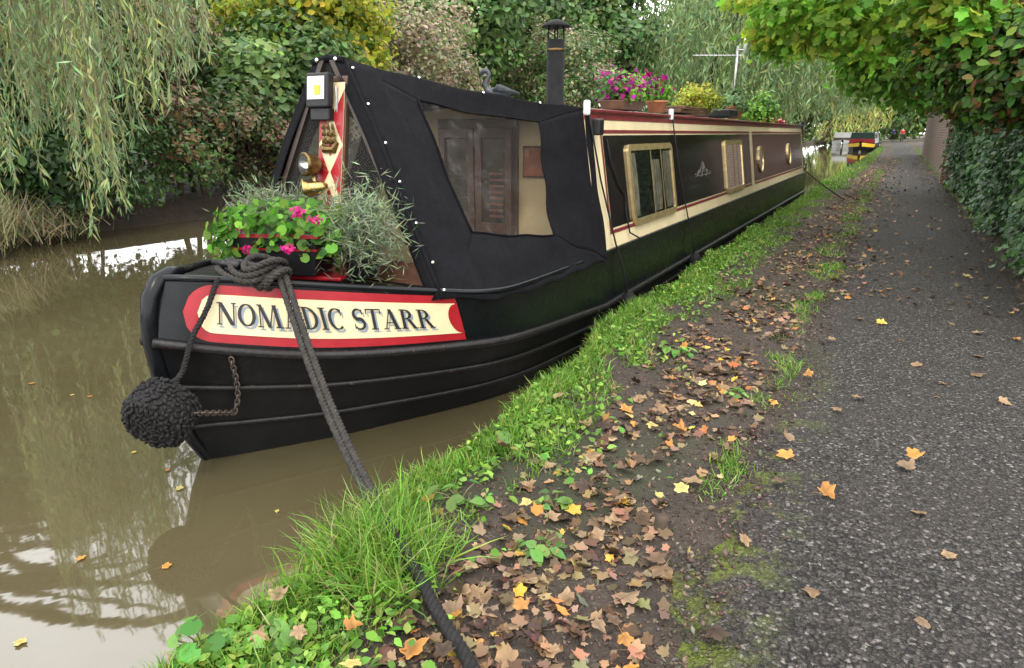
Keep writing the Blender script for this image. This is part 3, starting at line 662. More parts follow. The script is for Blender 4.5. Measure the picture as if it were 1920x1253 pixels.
# bow fender
fcn=Vector((Xc+.115,1.535,.335))
fd=thing('bow_fender','round black knotted rope button fender hanging on the bow','fender',fcn)
ax=Vector((.32,-.87,-.36)).normalized(); a1=ax.cross(Vector((0,0,1))).normalized(); a2=ax.cross(a1)
mb=MB(); RB=.126
def sup(th):
    c,s=math.cos(th),math.sin(th); k=(abs(s)**5+abs(c/.66)**5)**(-1/5); return RB*k*s,RB*k*c
mb.lathe([sup(math.pi*(1-i/18)) for i in range(19)],fcn,ax,28)
def lump(c,d,l,r):
    d=Vector(d).normalized(); c=Vector(c); mb.tube([c-d*l*.5,c-d*l*.25,c,c+d*l*.25,c+d*l*.5],[r*.35,r*.9,r,r*.9,r*.35],6)
for j in range(1,22):
    th=math.pi*j/22; r,z=sup(th); n=max(4,int(2*math.pi*r/.020))
    for i in range(n):
        a=(i+.5*(j%2))*2*math.pi/n+random.uniform(-.06,.06); er=a1*math.cos(a)+a2*math.sin(a); et=-a1*math.sin(a)+a2*math.cos(a)
        ra=random.uniform(.98,1.05)
        side=er*math.cos(th)*-1+ax*math.sin(th); out=er*math.sin(th)+ax*math.cos(th)
        lump(fcn+er*r*ra+ax*z*ra,et*(1 if (i+j)%2 else -1)*random.uniform(.3,1)+side*random.uniform(.4,1)+out*random.uniform(-.3,.7),.028,random.uniform(.0055,.0095))
mb.build('knotted_body',M['ropeb'],fd,True)
mb=MB(); rope(mb,[hull(1.75,2.99)+Vector((.01,-.005,.012)),hull(1.7,2.9)+Vector((.02,-.02,0)),hull(1.55,2.6)+Vector((.03,-.03,0)),hull(1.3,2.2)+Vector((.03,-.045,0)),Vector((Xc+.15,1.62,.47)),fcn+Vector((.03,.02,.11))],.0125,.05); mb.build('hanging_rope',M['ropeb'],fd,True)
mb=MB(); sc_=s_at_u(434,1.95)
pa=[hull(sc_,1.95)+hnorm(sc_,1.95)*.03,hull(sc_-.03,1.75)+hnorm(sc_,1.75)*.03,hull(sc_-.12,1.58)+hnorm(sc_,1.6)*.035,hull(sc_-.3,1.45)+hnorm(sc_,1.5)*.045,fcn+Vector((.12,.06,.0)),fcn+Vector((.09,.04,.0))]
A=np.array(pa); sg=np.concatenate([[0],np.cumsum(np.linalg.norm(np.diff(A,axis=0),axis=1))]); NL=int(sg[-1]/.021)
for k in range(NL):
    t=sg[-1]*k/(NL-1); q=Vector([float(np.interp(t,sg,A[:,i])) for i in range(3)]); q2=Vector([float(np.interp(t+.01,sg,A[:,i])) for i in range(3)]); q1=Vector([float(np.interp(t-.01,sg,A[:,i])) for i in range(3)])
    d=(q2-q1).normalized(); sd_=Vector((.4,-.9,0)) if k%2 else Vector((.9,.4,.3)); sd_=(sd_-d*sd_.dot(d)).normalized()
    mb.tube([q+d*.017*math.cos(a)+sd_*.010*math.sin(a) for a in np.linspace(0,6.283,11)],.004,5,False)
mb.build('chain',M['dsteel'],fd,True)
for i,(yy,u) in enumerate(((4.12,0),(5.95,0))):
    f=thing('side_fender',('dark rubber side fender hung on a thin rope where canvas cover meets the cabin','dark rubber side fender hung on a thin rope just past the first brass window')[i],'fender',(-1.5,yy+.35,.2))
    MB().box(side_pt(yy,1.55,.0)+Vector((.02,0,.0)),(.04,.04,.09)).build('roof_hook',M['white'],f,bevel=.012)
    MB().tube([side_pt(yy,1.5,.03),side_pt(yy+.1,1.1,.02),side_pt(yy+.22,.68,.03),Vector((-1.545,yy+.3,.5)),Vector((-1.53,yy+.35,.3))],.006,6).build('hanging_rope',M['ropeb'],f,True)
    MB().lathe([(0,.34),(.03,.33),(.06,.29),(.065,.18),(.06,.08),(.03,.03),(0,.025)],(-1.52,yy+.36,0),(0,0,1),14).build('fender_body',M['chim'],f,True)
mb=MB(); mb.tube([side_pt(4.42,1.36,.012),side_pt(4.44,1.22,.014),side_pt(4.56,1.05,.014),side_pt(4.66,.98,.014),side_pt(4.64,.86,.014),side_pt(4.66,.72,.02),side_pt(4.78,.66,.05)],.006,6)
tag(mb.build('cabin_cable',M['ropeb'],None,True),'thin black cable drooping down the dark cabin side before the first window','cable')
mb=MB(); rope(mb,[Vector((-1.6,15.0,.7)),Vector((-1.2,14.2,.5)),Vector((-.75,13.4,.3))],.012,.06); tag(mb.build('stern_rope',M['ropeb'],None,True),'thin dark stern line running from the far end of the boat to the verge','rope')
# ---------------------------------------------------------------- planters
GRN=[(.07,.19,.02),(.12,.28,.03),(.18,.36,.045),(.05,.14,.02)]
MAG=[(.5,.01,.14),(.62,.02,.2),(.4,.0,.16)]
def spiky(name,par,c,r,n,pal,L):
    c=np.array(c); d=unit(rng.normal(size=(n,3))*np.array([1,1,.8])+np.array([0,0,.4])); base=c+rng.normal(size=(n,3))*np.array(r)*.55
    sz=L*(.5+.6*rng.random(n))
    return scatter(name,WIL,base,frames_y(d),np.stack([sz*.62,sz,sz],1),jit(pal,rng.integers(0,len(pal),n),n),LEAF,par)
pc=Vector((-2.40,2.235,.787)); RZ=.35
pb=thing('flower_trough','black trough with red bands full of pink geraniums on the bow deck','planter',pc)
mb=MB()
def taper(mb,c,w0,d0,w1,d1,h,rz=0):
    R=Matrix.Rotation(rz,3,'Z'); vs=[c+R@Vector((x*w/2,y*d/2,z)) for w,d,z in ((w0,d0,0),(w1,d1,h)) for x,y in ((-1,-1),(1,-1),(1,1),(-1,1))]
    mb.add(vs,[(0,1,2,3),(4,5,6,7),(0,1,5,4),(1,2,6,5),(2,3,7,6),(3,0,4,7)])
taper(mb,pc,.34,.2,.42,.26,.19,RZ); mb.build('trough',M['black'],pb,bevel=.006)
for z,t in ((.115,.010),(.172,.016)):
    mb=MB(); k=z/.19; taper(mb,pc+Vector((0,0,z)),.346+.08*k,.206+.06*k,.349+.08*k,.208+.06*k,t,RZ); mb.build('red_band',M['red'],pb)
n=640; c0=np.array([-2.41,2.245,1.03]); R2=np.array([[math.cos(RZ),-math.sin(RZ),0],[math.sin(RZ),math.cos(RZ),0],[0,0,1]])
d=rng.uniform(-1,1,(n,3))*np.array([.29,.16,.075]); d[:,2]-=.8*np.clip(np.abs(d[:,0])-.18,0,1); d[:150,0]=-.19-.14*rng.random(150); d[:150,2]-=.22*rng.random(150); d[150:230,1]=-.13-.05*rng.random(80); d[150:230,2]-=.1*rng.random(80); d[230:280,0]=.2+.1*rng.random(50); d[230:280,2]-=.12*rng.random(50)
pos=c0+d@R2.T
scatter('geranium_leaves',ROUND,pos,frames_n(d*np.array([1.5,2,1])+np.array([.1,-.25,.35])+rng.normal(size=(n,3))*.3),.045*(.5+.8*rng.random(n)),jit(GRN,rng.integers(0,4,n),n),LEAFT,pb)
for fx,fy,kk in ((556,398,40),(465,468,26),(540,466,34),(590,412,18),(445,432,14)):
    c=np.array(at_y(fx,fy,2.06)); k=kk; dd=unit(rng.normal(size=(k,3)))*np.array([1.2,1,.8])*.028*rng.random((k,1))**.4
    scatter('geranium_flower',ROUND,c+dd,frames_n(dd*30+np.array([.3,-.8,.4])+rng.normal(size=(k,3))*.4),.015*(.7+.6*rng.random(k)),jit(MAG,rng.integers(0,3,k),k,.4),PETAL,pb)
LAV=[(.18,.23,.14),(.25,.30,.19),(.13,.18,.09),(.2,.25,.13)]
for nm,lb,c,r,nn,L_ in (('lavender_pot','grey green lavender bush in a dark tub against the cratch board, right of the geraniums',(-2.09,2.38,.77),(.17,.14,.16),3800,.068),('lavender_pot','grey green lavender bush behind the geraniums, left of the brass headlamp',(-2.68,2.43,.79),(.2,.12,.09),2400,.07)):
    t=thing(nm,lb,'plant',c); mb=MB().lathe([(0,0),(.065,0),(.08,.09),(.085,.1),(.07,.1),(.06,.08),(0,.08)],c,(0,0,1),18); mb.build('tub',M['black'],t,True)
    spiky('foliage',t,(c[0],c[1],c[2]+(.2 if c[0]>-2.4 else .24)),r,nn,LAV,L_)
    k=34; d=unit(rng.normal(size=(k,3))+np.array([0,-.3,.3])); b_=MB()
    for i in range(k): dd=d[i]*random.uniform(.6,1.2); b_.tube([(c[0],c[1],c[2]+.09),tuple(np.array(c)+np.array([0,0,.2])+dd*.12),tuple(np.array(c)+np.array([0,0,.18])+dd*.21-np.array([0,0,.06]))],.0018,4)
    b_.build('stems',M['frame'],t)
RZT=1.575
def potplant(name,label,x,y,kind,w,h,pal,nl,size,fl=None,nf=0,hh=.28,rr=.22,dz=0):
    t=thing(name,label,'planter',(x,y,RZT)); mb=MB()
    if kind=='trough': taper(mb,Vector((x,y,RZT)),w*.9,.18,w,.22,h,math.pi/2); mb.build('trough',M['wood'],t,bevel=.005)
    else: mb.lathe([(0,0),(w*.36,0),(w*.5,h*.85),(w*.55,h*.86),(w*.55,h),(w*.48,h),(w*.45,h*.85),(0,h*.85)],(x,y,RZT),(0,0,1),20); mb.build('pot',M['terracotta'],t,True)
    k=12; cc=np.array([x,y,RZT+h+hh*.3+dz])+rng.uniform(-1,1,(k,3))*np.array([rr*.6,rr*1.2,hh*.4])
    cloud('foliage',t,cc,rr*.5,nl,LEAF6,size,pal,LEAF)
    if fl: cloud('flowers',t,cc+np.array([.03,-.03,.02]),rr*.55,nf,ROUND,size*.95,fl,PETAL,own=.3)
    return t
potplant('flower_planter','brimming planter of magenta petunias on the boat roof beside the chimney',-2.0,5.5,'trough',.5,.07,GRN,1400,.036,[(.26,.008,.13),(.18,.0,.12),(.36,.012,.18)],460,.22,.25,.0)
potplant('shrub_planter','yellow green bush in a wooden trough on the boat roof',-2.05,8.0,'trough',.55,.09,[(.36,.38,.04),(.44,.44,.06),(.24,.3,.04)],1600,.036,None,0,.26,.26,.02)
potplant('flower_pot','terracotta pot with a grey green plant on the roof under the aerial',-1.95,9.6,'pot',.22,.16,[(.12,.22,.07),(.2,.3,.12)],800,.045,None,0,.28,.2)
potplant('flower_pot','bushy bright green pot plant on the roof right of the aerial',-1.9,10.9,'pot',.2,.1,GRN,1300,.05,None,0,.26,.34)
potplant('flower_pot','small green pot plant on the roof next to the magenta petunias',-1.95,6.25,'pot',.18,.1,GRN,500,.04,None,0,.15,.14)
mb=MB(); mb.box((-1.95,7.05,1.6),(.24,.9,.03)); mb.box((-1.93,7.08,1.632),(.2,.8,.028),rz=.05)
tag(mb.build('plank_pile',M['wood'],None,bevel=.004),'short pile of dark planks on the roof just left of the yellow green bush','planks')
mb=MB().box((-1.98,9.0,1.63),(.3,.5,.09)); tag(mb.build('storage_box',M['black'],None,bevel=.015),'flat black box on the roof just before the terracotta pot','box')
mb=MB(); mb.tube([(-2.0+.05*math.sin(i*1.3),12.3+.09*i,1.6+.03*math.sin(i*2.1)) for i in range(22)],.03,7)
tag(mb.build('folded_hose',M['red'],None,True),'red folded hose lying on the far end of the boat roof','hose')
# swan
SK=.64
sp0=at_d(925,158,5.05); b0=sp0-Vector((0,0,.115)); t=thing('swan_ornament','dark metal swan ornament with curved neck on the roof behind the canvas cover','ornament',b0)
fw=-rd
pts=[(-.24,.1,.008),(-.16,.09,.045),(-.06,.085,.07),(.03,.085,.06),(.075,.12,.04),(.09,.18,.03),(.06,.24,.026),(.045,.29,.026),(.075,.325,.028),(.12,.32,.032),(.145,.29,.024),(.165,.25,.008)]
MB().tube([b0+(fw*a+Vector((0,0,b_)))*SK for a,b_,r in pts],[r*SK for a,b_,r in pts],10).build('body',M['swan'],t,True)
for sd in (-1,1):
    mb=MB(); sv=Vector((st,-ct,0))*-sd
    for k in range(8):
        q=sv*.06+Vector((0,0,.1))-fw*(.01*k); e_=sv*(.08+.008*k)+Vector((0,0,.17-.014*k))-fw*(.1+.03*k)
        mb.tube([b0+q*SK,b0+(q.lerp(e_,.5)+Vector((0,0,.02)))*SK,b0+e_*SK],[.01,.014,.003],6)
    mb.build('wing',M['swan'],t,True)
# ---------------------------------------------------------------- far boats
def farboat(label,x,y,L,w,hull_m,cab_m,front,gr=None,name='moored_boat'):
    t=thing(name,label,'boat',(x,y,0),gr); h=w/2
    mb=MB(); sec=[(0,.08,.75),(.5,.55,.66),(1.3,.95,.6),(L-.8,1,.58),(L,.8,.62)]
    mb.grid(lambda a,c:(lambda q:Vector((x+(2*c-1)*h*q[1]*(1),y+q[0],q[2])))(sec[round(a*4)]),4,1)
    for sd in (1,-1): mb.grid(lambda a,c:(lambda q:Vector((x+sd*h*q[1]*(.85+.15*c),y+q[0]+.15*(1-c)*(a==0),-.2+(q[2]+.2)*c)))(sec[round(a*4)]),4,2)
    mb.build('hull',hull_m,t)
    mb=MB(); y0=y+1.7; y1=y+L-1.2
    v=[Vector((x+s*q,yy,z)) for yy in (y0,y1) for s,q,z in ((-1,h*.93,.55),(1,h*.93,.55),(1,h*.8,1.45),(-1,h*.8,1.45))]
    mb.add(v,[(0,1,2,3),(4,5,6,7),(0,4,7,3),(1,5,6,2),(3,2,6,7)]); mb.build('cabin',cab_m,t,bevel=.03)
    MB().add([(x-h*.9,y0-.005,.62),(x+h*.9,y0-.005,.62),(x+h*.86,y0-.005,.95),(x-h*.86,y0-.005,.95)],[(0,1,2,3)]).build('front_panel',front,t)
    mb=MB()
    for sd in (1,-1): mb.grid(lambda a,c:(lambda q:Vector((x+sd*(h*q[1]*(.95+.04*c)+.012),y+q[0]-.012,q[2]*(.5+.4*c))))(sec[round(a*2)]),2,1)
    mb.build('bow_band',M['yellow'] if front is M['red'] else M['grp'],t)
    for k in range(3): 
        MB().box((x+h*.87,y0+1+k*2.2,1.15),(.03,.8,.35)).build('window',M['doorpane'],t)
    return t
farboat('dark green moored boat with red and yellow bow, far along the canal',-2.75,63,14,2.1,M['hull'],M['green'],M['red'])
farboat('dark moored boat directly beyond the green boat with the red bow',-3.0,80,14,2.0,M['hull'],M['navy'],M['cream'])
farboat('white cabin boat afloat left of the dark green moored boat',-5.2,80,8,2.3,M['grp'],M['grp'],M['doorpane'])
farboat('pale roofed moored boat, last of the line along the far towpath',-3.5,97,14,2.0,M['hull'],M['roof'],M['cream'])
def person(label,x,y,z,coat,step):
    t=thing('person',label,'person',(x,y,z))
    def skin(name,V,E,R,m_):
        me=bpy.data.meshes.new(name); me.from_pydata(V,E,[]); o=bpy.data.objects.new(name,me); COL.objects.link(o); o.parent=t
        sm=o.modifiers.new('skin','SKIN'); 
        for i,r in enumerate(R): me.skin_vertices[0].data[i].radius=(r,r)
        me.skin_vertices[0].data[0].use_root=True
        ss=o.modifiers.new('sub','SUBSURF'); ss.levels=1; ss.render_levels=1; me.materials.append(m_); return o
    V=[(0,0,.95),(0,0,1.2),(0,-.01,1.45),(0,-.02,1.55),(0,-.03,1.68),(.18,0,1.42),(.24,step*.1,1.15),(.25,-step*.12,.92),(-.18,0,1.42),(-.24,-step*.1,1.15),(-.25,step*.12,.92),(.1,0,.9),(.1,-step*.14,.5),(.1,step*.1,.06),(-.1,0,.9),(-.1,step*.14,.5),(-.1,-step*.2,.06)]
    E=[(0,1),(1,2),(2,3),(3,4),(2,5),(5,6),(6,7),(2,8),(8,9),(9,10),(0,11),(11,12),(12,13),(0,14),(14,15),(15,16)]
    R=[.13,.13,.12,.055,.1,.06,.045,.035,.06,.045,.035,.08,.06,.045,.08,.06,.045]
    skin('body',V,E,R,M['skin'])
    skin('coat',V[:3]+V[5:7]+V[8:10],[(0,1),(1,2),(2,3),(3,4),(2,5),(5,6)],[.17,.16,.15,.085,.065,.085,.065],coat)
    skin('trousers',[V[0]]+V[11:17],[(0,1),(1,2),(2,3),(0,4),(4,5),(5,6)],[.15,.1,.075,.06,.1,.075,.06],M['trousers'])
person('distant person in a blue coat walking on the towpath',-1.0,114,.3,M['bluecoat'],1)
person('distant person in a red coat on the right of the towpath',.1,106,.3,M['redcoat'],-.6)
# brick wall
m,nt,b=nodes('old_brick'); br=nt.nodes.new('ShaderNodeTexBrick'); br.inputs['Scale'].default_value=1; br.inputs['Brick Width'].default_value=.225; br.inputs['Row Height'].default_value=.075; br.inputs['Mortar Size'].default_value=.01
br.inputs['Color1'].default_value=(.11,.06,.042,1); br.inputs['Color2'].default_value=(.17,.095,.065,1); br.inputs['Mortar'].default_value=(.2,.175,.145,1)
tc=nt.nodes.new('ShaderNodeTexCoord').outputs['Object']; sx=nt.nodes.new('ShaderNodeSeparateXYZ'); cb_=nt.nodes.new('ShaderNodeCombineXYZ'); nt.links.new(tc,sx.inputs[0])
nt.links.new(math_(nt,'ADD',sx.outputs[0],sx.outputs[1]),cb_.inputs[0]); nt.links.new(sx.outputs[2],cb_.inputs[1]); nt.links.new(cb_.outputs[0],br.inputs['Vector']); nt.links.new(br.outputs[0],b.inputs['Base Color']); b.inputs['Roughness'].default_value=.9
bw_=thing('brick_wall','old red brick wall ending beside the towpath beyond the ivy hedge','wall',(1.15,29,.25))
MB().box((1.2,31,1.25),(.24,24,2.0)).build('wall_face',m,bw_); MB().box((1.12,18.9,1.35),(.42,.42,2.25)).build('pier',m,bw_,bevel=.01); MB().box((1.2,31,2.28),(.32,24,.06)).build('coping',m,bw_,bevel=.01)
# ---------------------------------------------------------------- vegetation : left bank
DK=[(.033,.070,.019),(.048,.097,.025),(.072,.135,.034),(.042,.082,.026)]
MD=[(.08,.15,.04),(.12,.21,.05),(.17,.27,.07),(.095,.17,.058)]
YG=[(.3,.36,.04),(.4,.42,.05),(.22,.31,.04),(.44,.38,.045)]
BG=[(.34,.28,.18),(.28,.27,.13),(.4,.31,.23),(.22,.25,.11)]
BR_=[(.17,.10,.065),(.13,.10,.045),(.09,.115,.04),(.2,.13,.06)]
tree('ivy_shrub','dark green leafy shrub on the far bank behind the hanging willow strands','shrub',-11.0,5.2,4.6,1.9,DK,16000,.13,.0,46,.07,LEAF6,stems=3)
tree('shrub','brown twiggy shrub overhanging the water left of the dark elder','shrub',-10.9,8.0,3.4,1.5,BR_+DK[:2],13000,.1,.0,40,.05,LEAF4,stems=4,own=.6)
tree('elder_shrub','dense green shrub reaching down to the water left of the canvas cover','shrub',-10.9,10.2,3.3,1.8,MD+DK[2:3],16000,.15,.0,46,.07,LEAF6,stems=3)
tree('shrub','low brown and green bramble by the water beneath the dark shrubs','shrub',-10.2,9.0,1.5,1.4,BR_+DK,8000,.09,.0,30,.03,LEAF4,stems=4,ry=2.6)
tree('shrub','low dark bramble by the water just right of the brown twiggy shrub','shrub',-10.2,12.5,1.7,1.2,DK,8000,.1,.0,30,.03,LEAF4,stems=4,ry=2.4)
tree('shrub','low dark green bramble by the water under the near willow','shrub',-10.0,5.6,1.3,.9,DK,8000,.09,.0,30,.03,LEAF4,stems=4,ry=2.0)
tree('hazel_tree','yellow green hazel tree above the dark shrubs, left of the canvas peak','tree',-11.7,12.0,4.9,1.9,YG+MD[1:3],17000,.14,.35,50,.1,LEAF6,LEAFT,own=.6)
tree('smoke_bush','pale beige feathery bush behind the canvas peak','tree',-12.3,16.6,5.2,2.2,BG,17000,.12,.1,50,.08,LEAF4,cr=.3,own=.5)
tree('dark_tree','tall dark green tree behind the swan ornament','tree',-14.5,21.5,9.5,3.6,MD+DK,24000,.22,.1,60,.2,LEAF6)
tree('pale_bush','pale beige green bush behind the boat chimney','tree',-11.8,25.5,5.0,2.8,BG+MD,18000,.15,.0,50,.07,LEAF4,cr=.3,own=.5)
tree('green_tree','mid green tree to the right behind the boat chimney','tree',-14.5,33,9,4,MD,20000,.28,.05,60,.2,LEAF6)
tree('dark_tree','dark tree at the back above the brown twiggy shrub','tree',-14.5,7.5,6.6,3,DK,17000,.2,.1,50,.18,LEAF6)
tree('dark_tree','dark tree at the back behind the yellow green hazel','tree',-16.5,14.5,8.0,3.4,DK+MD,18000,.24,.1,50,.18,LEAF6)
tree('green_tree','broad green tree behind the pale beige bush','tree',-17.5,28,9.5,4.2,MD+DK,19000,.3,.05,60,.2,LEAF6)
tree('green_tree','light green bushy tree behind the petunias on the roof','tree',-11.5,43,7,4,MD+YG[2:3],17000,.26,.0,50,.16,LEAF6)
tree('dark_tree','dark tree at the far left edge behind the willow','tree',-14,1.5,5.0,3.2,DK,15000,.2,.05,50,.18,LEAF6)
tree('green_tree','distant green tree on the far bank beyond the big willow','tree',-13,60,13,7,MD+DK,16000,.5,.0,60,.3)
tree('green_tree','distant bushy tree on the far bank between the second and third willow','tree',-10.5,76,9,5,MD+YG[2:3],13000,.45,.0,50,.3)
tree('dark_tree','distant dark tree closing the end of the canal','tree',-7,112,16,8,MD,16000,.7,-.05,60,.3)
tree('green_tree','distant green tree straight ahead where the towpath ends','tree',-1.5,150,20,11,MD+YG[2:3],16000,.9,-.03,60,.4)
tree('dark_tree','distant dark tree right of the end of the towpath','tree',8,118,16,8,MD,12000,.7,.0,60,.3)
# willows
def willow(label,root_xy,strands,leafL,step,pal,twr,tr,hub,mat_=LEAF,name='weeping_willow',tw=.3,wid=1.25):
    t=thing(name,label,'tree',(root_xy[0],root_xy[1],.3))
    mb=MB(); hubv=Vector(hub); limb(mb,(root_xy[0],root_xy[1],.1),hubv,tr,tr*.5,0,9,.05)
    sel=random.sample(range(len(strands)),min(len(strands),16))
    for i in sel: x,y,zt,zb=strands[i]; limb(mb,hubv-Vector((0,0,random.uniform(0,1))),(x,y,zt),tr*.35,tr*.06,.1)
    mb.build('trunk',M['bark'],t,True)
    P=[];D=[]; tb=MB(); Ci=[]
    for x,y,zt,zb in strands:
        ph=random.uniform(0,6); A=random.uniform(.02,.12)*(zt-zb)/2; n=max(4,int((zt-zb)/step))
        q=np.linspace(0,1,n); dx=A*np.sin(q*2.2+ph)*q; dy=A*np.cos(q*1.7+ph)*q
        pts=np.stack([x+dx,y+dy,zt+(zb-zt)*q],1)
        if twr: tb.tube(pts[::max(1,n//10)].tolist(),twr,4,False)
        d=rng.normal(size=(n,3))*tw*1.6+np.array([0,0,-1]); P.append(pts+rng.normal(size=(n,3))*leafL*.12); D.append(d)
        Ci.append(np.where(rng.random(n)<.6,random.randrange(len(pal)),rng.integers(0,len(pal),n)))
    if twr: tb.build('hanging_twigs',M['twig'],t)
    P=np.concatenate(P);D=np.concatenate(D);N=len(P)
    sz=leafL*(.6+.7*rng.random(N))
    scatter('crown',WIL,P,frames_y(D),np.stack([sz*wid,sz,sz],1),jit(pal,np.concatenate(Ci),N),mat_,t)
    return t
WP=[(.17,.25,.11),(.24,.32,.145),(.13,.195,.08),(.27,.31,.10)]
S=[]
for i in range(470):
    u=random.uniform(-60,395)
    vb=np.interp(u,[-60,0,60,110,150,200,225,250,300,350,395],[370,385,350,240,330,440,430,280,210,170,140])*random.uniform(.25,1.02)
    if u>235 and random.random()<.55: continue
    if random.random()<.38+.2*math.sin(u*.055): continue
    dd=random.uniform(5.0,7.4); P=at_d(u,vb,dd); S.append((P.x,P.y,random.uniform(2.75,3.2)+.12*(dd-5),P.z))
willow('weeping willow with long grey green strands hanging over the water at the left',(-11.8,1.6),S,.1,.030,WP,.003,.26,(-10.2,2.2,3.3),tw=.24,wid=1.0)
def dome(cx,cy,R,h,n,low,lowr=None):
    S=[]
    for i in range(n):
        a=random.uniform(0,6.283); r=R*math.sqrt(random.random()); zt=h*(1-.5*(r/R)**2)*random.uniform(.85,1.05)
        x=cx+r*math.cos(a); lw=low if (lowr is None or x<cx) else low+(lowr-low)*(x-cx)/R
        zb=max(lw+(1-r/R)*2.0*random.random(),zt-random.uniform(2.0,7)); S.append((x,cy+r*math.sin(a),zt,zb))
    return S
WF=[(.19,.29,.12),(.25,.34,.15),(.14,.22,.085),(.23,.29,.1)]
willow('big weeping willow curtaining the canal behind the television aerial',(-9.5,37),dome(-6.6,36,6.4,11,1250,.9,3.0),.36,.14,WF,0,.4,(-8,36.5,7))
willow('second weeping willow farther along the canal near the moored boats',(-7.5,62),dome(-5.0,63,6,11.5,650,3.8),.5,.2,WF,0,.4,(-6,62,8))
willow('third weeping willow with yellowing strands farthest along the canal',(-8,90),dome(-6.6,92,5.5,10,420,.8,2.6),.6,.3,[(.4,.42,.1),(.32,.36,.11)],0,.4,(-6.5,90,7))
def dryclump(label,c,n,L,sp):
    t=thing('dry_grass_clump',label,'grass',c); c=np.array(c); a=rng.uniform(0,6.28,n); e=rng.uniform(.1,1.2,n)
    R=frames_n(np.stack([np.cos(a)*e,np.sin(a)*e,np.ones(n)],1)); 
    scatter('blades',BLADE,c+rng.normal(size=(n,3))*np.array([.25,sp,.1]),R,np.stack([.012+0*a,L*(.6+.7*rng.random(n)),L*(.6+.7*rng.random(n))],1),jit([(.34,.29,.16),(.22,.21,.1),(.13,.16,.06)],rng.integers(0,3,n),n),GRASSM,t)
dryclump('pale dry grass clump overhanging the water at the left edge',(-9.35,3.85,.25),1500,.42,.28)
dryclump('small dry grass tuft by the water right of the bigger dry clump',(-9.7,4.9,.2),500,.3,.3)
# ---------------------------------------------------------------- right side
IV=[(.028,.075,.022),(.045,.108,.030),(.07,.145,.04),(.033,.088,.022)]
def hedge(label,y0,y1,hgt,n,size,xo=0):
    t=thing('ivy_hedge',label,'hedge',(1.5+xo,(y0+y1)/2,.25))
    Y=rng.uniform(y0,y1,n); q=rng.random(n); bul=.18*wav(q*3,Y,1.2)
    hh=hgt+.25*np.sin(Y*1.3)+.2*np.sin(Y*3.1)
    z=.26+q*hh; x=1.15+xo+.25*np.abs(q-.45)**2*2-bul+.10*rng.normal(size=n)-.03; top=q>.9; x=np.where(top,x+rng.random(n)*.8,x)
    nrm=np.stack([-1+0*q,rng.normal(size=n)*.5-.2,.5+rng.normal(size=n)*.45],1)
    cl=(np.sin(Y*5+q*9)*.5+.5); pi=np.clip((cl*4).astype(int),0,3)
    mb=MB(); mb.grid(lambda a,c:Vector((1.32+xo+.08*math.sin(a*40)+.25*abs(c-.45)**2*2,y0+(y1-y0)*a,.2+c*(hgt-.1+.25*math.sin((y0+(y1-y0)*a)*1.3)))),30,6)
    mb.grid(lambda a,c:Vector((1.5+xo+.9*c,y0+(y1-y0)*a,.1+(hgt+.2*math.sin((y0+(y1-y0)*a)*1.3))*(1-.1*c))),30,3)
    mb.build('woody_core',M['core'],t,True)  # dark sheets painted as the shade deep inside the hedge, not real wood
    scatter('leaves',IVY,np.stack([x,Y,z],1),frames_n(nrm),size*(.5+.9*rng.random(n)),jit(IV,pi,n,.4),IVYM,t)
hedge('glossy dark green ivy hedge beside the towpath, the nearest stretch',4.5,12,1.85,30000,.06)
hedge('farther stretch of dark ivy hedge leading toward the brick wall',12,18.6,2.2,13000,.09,.05)
SYC=[(.19,.40,.045),(.27,.46,.055),(.15,.32,.04),(.38,.48,.06)]
SYD=[(.11,.24,.04),(.17,.32,.05),(.085,.185,.035)]
def clumptree(name,label,x,y,tr,trunk_top,spec,n,size,pal,m_,tpl,rad,own=.8):
    t=thing(name,label,'tree',(x,y,.3)); cc=np.array([tuple(at_y(u,v,Y)) for u,v,Y in spec]); mb=MB()
    limb(mb,(x,y,.1),trunk_top,tr,tr*.55,0,9,.05)
    for c in cc: 
        a=Vector((x,y,.1)).lerp(Vector(trunk_top),random.uniform(.6,1)); limb(mb,a,c,tr*.3,.012,.08)
    mb.build('trunk',M['bark'],t,True); cloud('crown',t,cc,rad*(.7+.6*rng.random(len(cc))),n,tpl,size,pal,m_,.7,.8,.5,own)
    return t
clumptree('sycamore_tree','yellow green sycamore reaching over the boat and towpath from the right',3.0,8.5,.2,(2.6,8.6,3.6),
 [(1400,-10,9),(1450,20,8.6),(1500,10,8.2),(1540,50,8.4),(1590,40,8),(1610,70,9.5),(1650,20,8),(1670,85,10),(1700,55,8),(1480,-60,8),(1580,-60,7.5),(1700,-60,7),(1800,-50,7),(1760,20,7.5),(1470,70,9.5),(1440,60,9.2),(1820,10,7.2),(1860,50,7)],5800,.11,SYC,LEAFT,MAPLE[0],.40,.6)
clumptree('lime_tree','darker green tree arching low over the middle of the towpath',3.4,16,.22,(2.8,16,4.2),
 [(1600,110,15),(1640,135,16),(1680,130,15),(1710,160,17),(1740,110,14),(1770,170,15),(1780,80,13),(1720,60,15),(1660,70,15),(1800,140,13),(1600,60,15),(1640,20,14)],6500,.15,SYD+SYC[2:3],LEAFT,LEAF6,.66)
clumptree('beech_tree','dark tree hanging over the ivy hedge at the right edge',3.2,6.5,.2,(2.9,6.6,3.8),
 [(1800,110,7.4),(1850,130,7.2),(1900,110,7),(1930,60,6.8),(1880,190,7.2),(1930,170,7),(1830,190,8),(1800,170,9),(1960,120,6.8),(1850,70,7.6),(1905,20,7.2)],9500,.07,SYD+DK[2:]+[(.2,.11,.04)],LEAFT,LEAF6,.40,.1)
tree('dark_tree','dark tree behind the brick wall on the right','tree',5,28,9,4,MD,15000,.26,.1,50,.2,LEAF6)
